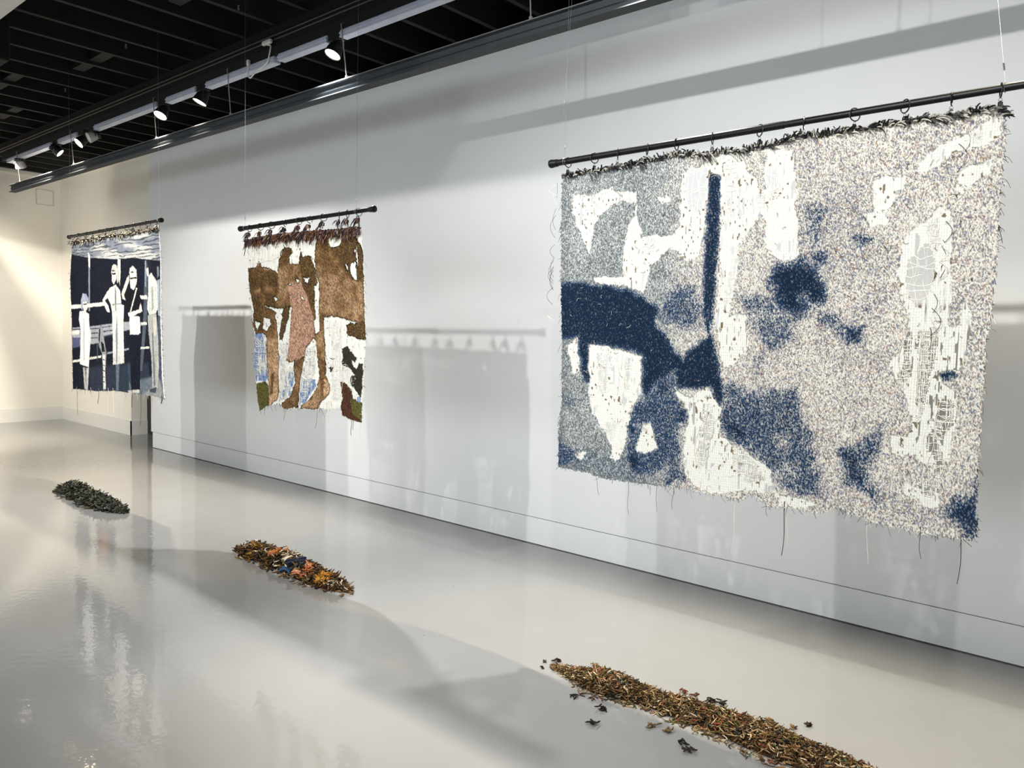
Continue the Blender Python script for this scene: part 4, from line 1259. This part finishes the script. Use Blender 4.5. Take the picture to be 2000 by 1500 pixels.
# ---- large hanging
GREYS = [(38, 38, 40), (78, 76, 74), (206, 200, 186), (128, 126, 122)]
T3_END = (T3_END[0] * 1.14, T3_END[1] * 1.14)
hang_pole('T3', T3_ORIGIN, T3_END, 'black pole of the large blue and white hanging on the right', 'large')
pole_rings('T3', T3_ORIGIN, T3_END, T3_RINGS, 'large blue hanging', .05)
t3 = empty('tapestry', (T3_ORIGIN[0], TAPY, T3_ORIGIN[1]))
tag(t3, 'large hanging of grey, cream and navy pile with bare white torn areas', 'tapestry', 'hanging textile works')
_, out3 = grid_cloth('T3', 'cloth', t3, T3_SHAPES, 2.6, paint_T3)
thread_net('T3', 'bare_threads', t3, T3_SHAPES, 8.0, 15.0, .0009, (246, 242, 230))
edge_fray('T3', t3, out3, 520, 9, .0010, [(44, 44, 46), (110, 106, 100), (226, 220, 204), (70, 60, 50)], [.45, .2, .25, .1], seed=5)
yarn_fringe('T3', t3, top_points(out3, 2.4, 3), 34, .0028, GREYS, [.34, .24, .28, .14], .75, .45, .55, 11, .5, 1)
for x, z0, x1, z1, c, rd in ((-1.83, .923, -1.823, .799, (90, 86, 80), .0009), (-1.315, .951, -1.315, .729, (226, 220, 204), .0010), (-1.118, .949, -1.117, .761, (50, 48, 46), .0016),
                             (-1.108, .946, -1.102, .806, (226, 220, 204), .0009), (-.819, .96, -.811, .794, (226, 220, 204), .0010), (-.646, .936, -.639, .848, (50, 48, 46), .0010),
                             (-.519, .935, -.518, .787, (70, 64, 60), .0014), (-2.013, .94, -1.977, .862, (64, 60, 58), .0009), (-1.436, .962, -1.439, .871, (210, 202, 188), .0009),
                             (-1.678, .945, -1.674, .84, (90, 84, 80), .0009), (-1.59, .958, -1.59, .865, (60, 56, 54), .0010), (-1.2, .95, -1.178, .906, (70, 62, 54), .0010)):
    hang_thread('T3', t3, T3_ORIGIN, x, z0, x1, z1, rd, c)
# stray thread lying over the pile, loops on the right side
r = np.random.default_rng(77)
Ps, Rs, Cs = [], [], []
u0, u1, w0, w1 = out3[:, 0].min() + 40, out3[:, 0].max() - 60, out3[:, 1].min() + 90, out3[:, 1].max() - 120
for i in range(520):
    K = 8
    a = r.uniform(0, 6.28)
    ln = r.uniform(10, 34)
    da = np.cumsum(r.normal(0, .5, K))
    u = r.uniform(u0, u1) + np.cumsum(np.cos(a + da)) * ln / K
    w = r.uniform(w0, w1) + np.cumsum(np.sin(a + da)) * ln / K
    y = wave('T3', u, w) - .0055
    Ps.append(np.stack([u * .001, y, w * .001], -1))
    Rs.append(np.full(K, .0007))
    Cs.append(((64, 58, 52), (236, 230, 214), (150, 130, 100))[r.choice(3, p=[.4, .4, .2])])
for i in range(26):     # side loops
    K = 8
    s = np.linspace(0, 1, K)
    right = i % 2
    z0 = r.uniform(-.75, -.06) * 1000
    L = r.uniform(40, 110)
    xe = np.interp(-z0, [0, 700], (1730, 1660)) if right else np.interp(-z0, [0, 750], (30, 22))
    sg = 1 if right else -1
    u = xe - sg * 6 + sg * np.sin(np.pi * s) * r.uniform(10, 40)
    w = z0 - L * s
    y = wave('T3', u, w) - .004 - .01 * np.sin(np.pi * s) * r.normal()
    Ps.append(np.stack([u * .001, y, w * .001], -1))
    Rs.append(np.full(K, .0009))
    Cs.append((56, 54, 54) if r.random() < .7 else (220, 214, 198))
V, F = tubes(np.array(Ps), np.array(Rs), 4)
obj('stray_threads', V, F, M_YARN, t3, col=np.repeat(lin(np.array(Cs)), 32, axis=0), smooth=True)['kind'] = 'stuff'

# ---- brown hanging in the middle
hang_pole('T2', T2_ORIGIN, T2_END, 'short black pole of the brown and white hanging in the middle', 'brown')
pole_rings('T2', T2_ORIGIN, T2_END, T2_RINGS, 'brown hanging', .05)
t2 = empty('tapestry', (T2_ORIGIN[0], TAPY, T2_ORIGIN[1]))
tag(t2, 'brown, white and blue hanging with tan figure shapes and a ragged hem', 'tapestry', 'hanging textile works')
_, out2 = grid_cloth('T2', 'cloth', t2, T2_SHAPES, 3.4, paint_T2)
thread_net('T2', 'bare_threads', t2, T2_SHAPES, 12.0, 15.0, .0014, (246, 242, 230))
edge_fray('T2', t2, out2, 200, 10, .0012, [(60, 48, 40), (110, 92, 70), (236, 230, 214), (70, 96, 150)], [.3, .2, .4, .1], seed=6)
TAS = [(86, 58, 42), (134, 92, 66), (58, 54, 66), (92, 84, 92), (196, 168, 140), (44, 36, 32)]
pts = top_points(out2, 2.6, 4)
yarn_fringe('T2', t2, pts + np.array([0, 20]), 34, .0024, TAS, [.24, .24, .16, .12, .08, .16], .15, .6, .7, 21, 1.2, 2)
yarn_fringe('T2', t2, pts + np.array([0, 4]), 27, .0024, TAS, [.24, .28, .16, .10, .06, .16], .1, .8, .6, 22, 1.7, 2)
for x in T2_RINGS:          # knots of yarn pulled up to each ring
    q = np.array([[x * 1000, np.interp(x * 1000, out2[:3, 0], out2[:3, 1]) if False else -34 + T2_END[1] * 1000 * x / T2_END[0]]] * 26)
    yarn_fringe('T2', t2, q + np.random.default_rng(int(x * 999)).normal(0, 7, q.shape), 34, .0024, TAS, [.18, .2, .24, .18, .06, .14], 0.0, .9, .6, 23 + int(x * 50), 1.5, 1)
for x, z0, x1, z1, c, rd in ((-4.499, 1.056, -4.499, .975, (70, 62, 56), .0012), (-4.152, 1.079, -4.161, .957, (90, 80, 70), .0012), (-3.811, 1.06, -3.817, .945, (110, 60, 44), .0018),
                             (-4.79, 1.026, -4.788, .981, (110, 110, 120), .0012), (-4.096, 1.094, -4.087, 1.0, (236, 230, 214), .0016), (-4.044, 1.098, -4.04, 1.0, (236, 230, 214), .0016),
                             (-4.07, 1.1, -4.066, 1.03, (236, 230, 214), .0016), (-4.015, 1.1, -4.02, 1.02, (236, 230, 214), .0014), (-3.715, 1.036, -3.714, .946, (230, 226, 214), .0012), (-3.79, 1.05, -3.80, .98, (90, 50, 40), .0014)):
    hang_thread('T2', t2, T2_ORIGIN, x, z0, x1, z1, rd, c)

# ---- woven photograph on the left
hang_pole('T1', T1_ORIGIN, T1_END, 'black pole of the dark woven photograph hanging on the left', 'photograph')
pole_rings('T1', T1_ORIGIN, T1_END, T1_RINGS, 'woven photograph', .05)
t1 = empty('tapestry', (T1_ORIGIN[0], TAPY, T1_ORIGIN[1]))
tag(t1, 'navy and white woven photograph of people by a log fence, hanging on the left', 'tapestry', 'hanging textile works')
_, out1 = grid_cloth('T1', 'cloth', t1, T1_SHAPES, 4.0, paint_T1)
edge_fray('T1', t1, out1, 260, 11, .0014, [(60, 60, 66), (150, 144, 134), (226, 218, 200)], [.4, .3, .3], seed=7)
yarn_fringe('T1', t1, top_points(out1, 4.2, 5), 46, .0030, [(52, 46, 40), (226, 214, 190), (120, 104, 84), (36, 34, 36)], [.32, .32, .18, .18], .5, .6, .6, 31, .7, 1)
for x in T1_RINGS:
    q = np.array([[x * 1000, -24 + T1_END[1] * 1000 * x / T1_END[0]]] * 10)
    yarn_fringe('T1', t1, q + np.random.default_rng(int(x * 999)).normal(0, 6, q.shape), 30, .0028, [(52, 46, 40), (226, 214, 190), (120, 104, 84)], [.4, .35, .25], 0.0, 1.2, .5, 33 + int(x * 50), 1.0, 1)
for x, z0, x1, z1, c, rd in ((-8.17, .944, -8.155, .692, (150, 132, 100), .0030), (-7.786, .959, -7.75, .897, (190, 170, 140), .003), (-7.571, .967, -7.581, .845, (130, 112, 84), .0034),
                             (-7.323, .987, -7.328, .765, (226, 220, 204), .002), (-7.234, .993, -7.21, .8, (220, 212, 194), .002), (-6.869, .996, -6.866, .865, (110, 94, 72), .003),
                             (-6.73, .994, -6.735, .722, (110, 92, 70), .003), (-6.54, .99, -6.543, .834, (170, 156, 132), .0025), (-6.341, .982, -6.334, .943, (90, 90, 92), .006)):
    hang_thread('T1', t1, T1_ORIGIN, x, z0, x1, z1, rd, c)

# ---- wires
wire('fine wire above the left end of the large hanging\'s pole', (T3_ORIGIN[0] + .075, TAPY, T3_ORIGIN[1] + .0160), (T3_ORIGIN[0] + .075, TAPY, ZC + .004))
wire('slack bright wire end dangling beside the fine wire left of the large hanging', (-2.235, TAPY - .01, 2.62), (-2.146, TAPY - .01, ZC + .004), False)
wire('slanting wire above the right end of the large hanging\'s pole', (-.474, TAPY, T3_ORIGIN[1] + T3_END[1] * .85 + .016), (-.70, TAPY, ZC + .004))
wire('fine wire above the left end of the brown hanging\'s pole', (T2_ORIGIN[0] + .06, TAPY, T2_ORIGIN[1] + .0175), (T2_ORIGIN[0] + .06, TAPY, ZC + .004))
wire('fine wire above the right end of the brown hanging\'s pole', (-3.783, TAPY, T2_ORIGIN[1] + T2_END[1] * .9 + .016), (-3.783, TAPY, ZC + .004))
wire('fine wire above the left end of the woven photograph\'s pole', (T1_ORIGIN[0] + .04, TAPY, T1_ORIGIN[1] + .0165), (T1_ORIGIN[0] + .04, TAPY, ZC + .004))
wire('fine wire above the right end of the woven photograph\'s pole', (T1_ORIGIN[0] + T1_END[0] - .04, TAPY, T1_ORIGIN[1] + T1_END[1] + .0155), (T1_ORIGIN[0] + T1_END[0] - .04, TAPY, ZC + .004))

# ------------------------------------------------------------------ heaps of clippings on the floor


def heap(name, label, xa, xb, yc, half, height, count, ln, rad, colours, weights, seed, patches=()):
    r = np.random.default_rng(seed)
    L = xb - xa
    # how wide and high the heap is along its length
    def prof(t):
        e = np.clip(np.minimum(t / .16, (1 - t) / .12), .0, 1) ** .75
        return e * (.74 + .6 * (vnoise(t * 1000, t * 0, 110, 100, seed, 2) - .32))
    t = r.random(count)
    # stay inside the outline, denser in the middle
    s = np.clip(r.normal(0, .52, count), -1.3, 1.3)
    wv = prof(t)
    x = xa + L * t
    y = yc + .02 * np.sin(t * 7 + seed) + s * half * wv
    surf = height * wv * np.clip(1 - s * s, 0, 1) ** .8
    z = surf * (.35 + .65 * r.random(count)) + rad
    K = 5
    k = np.linspace(-.5, .5, K)[None, :]
    th = r.uniform(0, 2 * np.pi, count)[:, None]
    el = r.normal(0, .45, count)[:, None]
    l = (ln * r.uniform(.5, 1.3, count))[:, None]
    bend = r.normal(0, 1.3, count)[:, None]
    dx, dy = np.cos(th), np.sin(th)
    Px = x[:, None] + l * (dx * np.cos(el) * k - dy * bend * (k * k - .1))
    Py = y[:, None] + l * (dy * np.cos(el) * k + dx * bend * (k * k - .1))
    Pz = z[:, None] + l * (np.sin(el) * k) + l * .3 * r.normal(0, 1, count)[:, None] * (k * k - .12)
    Pz = np.maximum(Pz, rad * .9)
    R = (rad * r.uniform(.6, 1.3, count))[:, None] * np.array([.6, 1, 1.05, 1, .6])[None]
    V, F = tubes(np.stack([Px, Py, Pz], -1), R, 5)
    g = vnoise(x * 1000, y * 1000, 60, 60, seed + 3)
    ci = r.choice(len(colours), count, p=weights)
    cc = lin(np.array(colours)[ci]) * (r.uniform(.7, 1.25, count) * (.75 + .5 * g))[:, None]
    for px, py, pr_, pc in patches:
        m = ((x - px) ** 2 + (y - py) ** 2 < pr_ ** 2) & (r.random(count) < .75)
        cc[m] = lin(pc) * r.uniform(.75, 1.2, (m.sum(), 1))
    e = empty(name, (xa + L / 2, yc, 0))
    tag(e, label, 'yarn heap', 'heaps of yarn clippings on the floor')
    off = np.array([xa + L / 2, yc, 0])
    obj('clippings', V - off, F, M_YARN, e, col=np.repeat(cc, K * 5, axis=0), smooth=True)['kind'] = 'stuff'
    # the packed body of the heap under the loose clippings
    nt_, ns = 90, 17
    T, Sx = np.meshgrid(np.linspace(0, 1, nt_), np.linspace(-1, 1, ns), indexing='ij')
    w2 = prof(T.ravel()).reshape(T.shape)
    X = xa + L * T
    Y = yc + .02 * np.sin(T * 7 + seed) + Sx * half * .8 * w2
    Z = height * .62 * w2 * np.clip(1 - Sx * Sx, 0, 1) ** .8 * (.7 + .5 * vnoise(X * 1000, Y * 1000, 35, 35, seed + 9)) + .001
    idx = np.arange(nt_ * ns).reshape(nt_, ns)
    Q = np.stack([idx[:-1, :-1], idx[1:, :-1], idx[1:, 1:], idx[:-1, 1:]], -1).reshape(-1, 4)
    VV = np.stack([X, Y, Z], -1).reshape(-1, 3) - off
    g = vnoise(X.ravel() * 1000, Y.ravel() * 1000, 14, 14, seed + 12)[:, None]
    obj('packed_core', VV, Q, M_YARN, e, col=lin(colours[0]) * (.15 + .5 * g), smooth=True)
    return e


BR = [(84, 62, 40), (120, 92, 60), (58, 44, 32), (150, 126, 92), (196, 180, 150), (92, 86, 44), (40, 50, 48), (130, 66, 48), (60, 96, 100)]
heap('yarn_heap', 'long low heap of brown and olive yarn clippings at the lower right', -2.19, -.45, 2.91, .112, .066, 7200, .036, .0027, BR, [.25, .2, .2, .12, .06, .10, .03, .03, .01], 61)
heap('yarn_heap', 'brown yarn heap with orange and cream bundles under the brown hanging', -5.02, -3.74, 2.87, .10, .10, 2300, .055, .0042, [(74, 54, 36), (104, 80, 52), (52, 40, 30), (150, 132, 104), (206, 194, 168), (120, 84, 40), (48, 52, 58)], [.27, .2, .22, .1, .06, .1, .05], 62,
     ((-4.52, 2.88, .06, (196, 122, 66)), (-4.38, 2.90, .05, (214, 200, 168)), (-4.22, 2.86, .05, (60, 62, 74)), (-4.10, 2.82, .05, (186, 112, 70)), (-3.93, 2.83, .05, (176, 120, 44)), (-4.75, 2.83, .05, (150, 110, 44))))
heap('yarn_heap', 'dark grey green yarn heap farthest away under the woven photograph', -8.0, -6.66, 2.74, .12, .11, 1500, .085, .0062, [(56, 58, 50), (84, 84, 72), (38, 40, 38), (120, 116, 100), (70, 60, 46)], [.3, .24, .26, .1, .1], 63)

# bundles of yarn and cloth half sunk in the middle heap


def bundle(x, y, z, l, w, th, colour, label, seed):
    r = np.random.default_rng(seed)
    e = empty('yarn_bundle', (x, y, z))
    e.rotation_euler = (r.uniform(-.2, .2), r.uniform(-.25, .25), th)
    tag(e, label, 'yarn bundle', 'bundles on the brown heap')
    n = 26
    K = 9
    k = np.linspace(-1, 1, K)[None, :]
    a = r.uniform(0, 2 * np.pi, n)[:, None]
    rr = np.sqrt(r.random(n))[:, None]
    fan = (.35 + .65 * np.abs(k) ** 1.2)
    X = k * l / 2 * r.uniform(.85, 1.1, n)[:, None]
    Y = np.cos(a) * rr * w / 2 * fan
    Z = (np.sin(a) * .6 + .1) * rr * w / 2 * fan + .012 * np.cos(k * 1.5)
    V, F = tubes(np.stack([X, Y, Z], -1), np.full((n, K), .0042) * r.uniform(.7, 1.2, (n, 1)), 5)
    cc = lin(np.array(colour)) * r.uniform(.55, 1.2, (n, 1))
    obj('strands', V, F, M_YARN, e, col=np.repeat(cc, K * 5, 0), smooth=True)['kind'] = 'stuff'
    Acc().torus((0, 0, .006), (1, 0, 0), w * .2, .004, 18, 6).build('tie', plain('tie_dark', (60, 46, 34), .9), e, smooth=True)


bundle(-4.50, 2.86, .07, .12, .06, 1.2, (190, 122, 76), 'orange yarn bundle near the crest of the brown heap', 1)
bundle(-4.36, 2.87, .075, .12, .05, 1.5, (196, 184, 156), 'cream yarn bundle on top of the brown heap', 2)
bundle(-4.25, 2.84, .075, .12, .09, .9, (46, 52, 66), 'dark blue grey bundle behind the cream one on the brown heap', 3)
bundle(-4.28, 2.785, .03, .085, .055, .3, (50, 80, 104), 'small teal blue bundle at the front foot of the brown heap', 4)
bundle(-4.14, 2.80, .035, .11, .07, .6, (182, 130, 98), 'peach bundle beside the teal one on the brown heap', 5)
bundle(-3.92, 2.81, .04, .09, .05, .8, (176, 124, 56), 'mustard yellow bundle near the right end of the brown heap', 6)

# loose scraps lying around the heaps
places = [(-2.21, 2.95, 'topmost dark scrap just beyond the tip of the long heap'), (-2.036, 3.04, 'brown scrap on the pale floor behind the tip of the long heap'), (-1.595, 3.087, 'reddish scrap lying behind the crest of the long heap'), (-1.545, 3.10, 'thin reddish sliver right of the reddish scrap'),
          (-1.46, 3.09, 'dark flat scrap left of a pair behind the long heap'), (-1.42, 3.108, 'dark square scrap right of a pair behind the long heap'), (-1.208, 3.106, 'brown curled scrap behind the lower part of the long heap'),
          (-1.073, 3.181, 'dark scrap farthest right on the pale floor'), (-1.112, 3.11, 'small tan scrap with a loose thread near the right edge of the pale floor'), (-1.731, 2.571, 'single round scrap on the shaded floor in front of the long heap'),
          (-2.214, 2.847, 'dark sliver left of the tip of the long heap'), (-2.255, 2.911, 'tiny dark crumb farthest left of the long heap\'s tip'), (-1.381, 2.69, 'dark clump scrap against the front of the long heap'),
          (-1.341, 2.66, 'flat dark scrap just in front of the clump scrap'), (-1.774, 2.70, 'dark grey scrap sticking out of the front of the long heap'), (-1.938, 2.72, 'pale tipped dark scrap by the upper front of the long heap'),
          (-1.544, 2.731, 'brown scrap touching the front of the long heap at its middle'), (-1.472, 2.731, 'brown scrap next to it toward the near end of the long heap'), (-3.700, 2.79, 'dark scrap by the right end of the brown heap'), (-3.70, 2.86, 'brown wisp pointing away from the right end of the brown heap')]
for i, (x, y, lab) in enumerate(places):
    r = np.random.default_rng(500 + i)
    n = int(r.integers(5, 12))
    if 'tiny' in lab or 'sliver' in lab:
        n = 3
    size = .014 if n > 3 else .008
    K = 6
    k = np.linspace(-.5, .5, K)[None]
    th = r.uniform(0, 6.28, n)[:, None]
    l = r.uniform(.018, .034, n)[:, None]
    bend = r.normal(0, .6, n)[:, None]
    X = r.normal(0, size * .6, n)[:, None] + l * (np.cos(th) * k - np.sin(th) * bend * k * k)
    Y = r.normal(0, size * .6, n)[:, None] + l * (np.sin(th) * k + np.cos(th) * bend * k * k)
    Z = .002 + r.random(n)[:, None] * size * .8 + l * r.normal(0, .15, n)[:, None] * k
    Z = np.maximum(Z, .0018)
    V, F = tubes(np.stack([X, Y, Z], -1), np.full((n, K), .0032) * np.array([.5, 1, 1.1, 1.1, 1, .5]), 5)
    V[:, 2] -= V[:, 2].min()
    base = (92, 52, 40) if 'reddish' in lab else ((120, 96, 66) if 'tan' in lab or 'brown' in lab else (52, 44, 36))
    cc = lin(np.array(base)) * r.uniform(.6, 1.4, (n, 1))
    o = obj('yarn_scrap', V, F, M_YARN, None, col=np.repeat(cc, K * 5, 0), smooth=True, loc=(x, y, 0))
    tag(o, lab, 'scrap', 'loose yarn scraps on the floor')
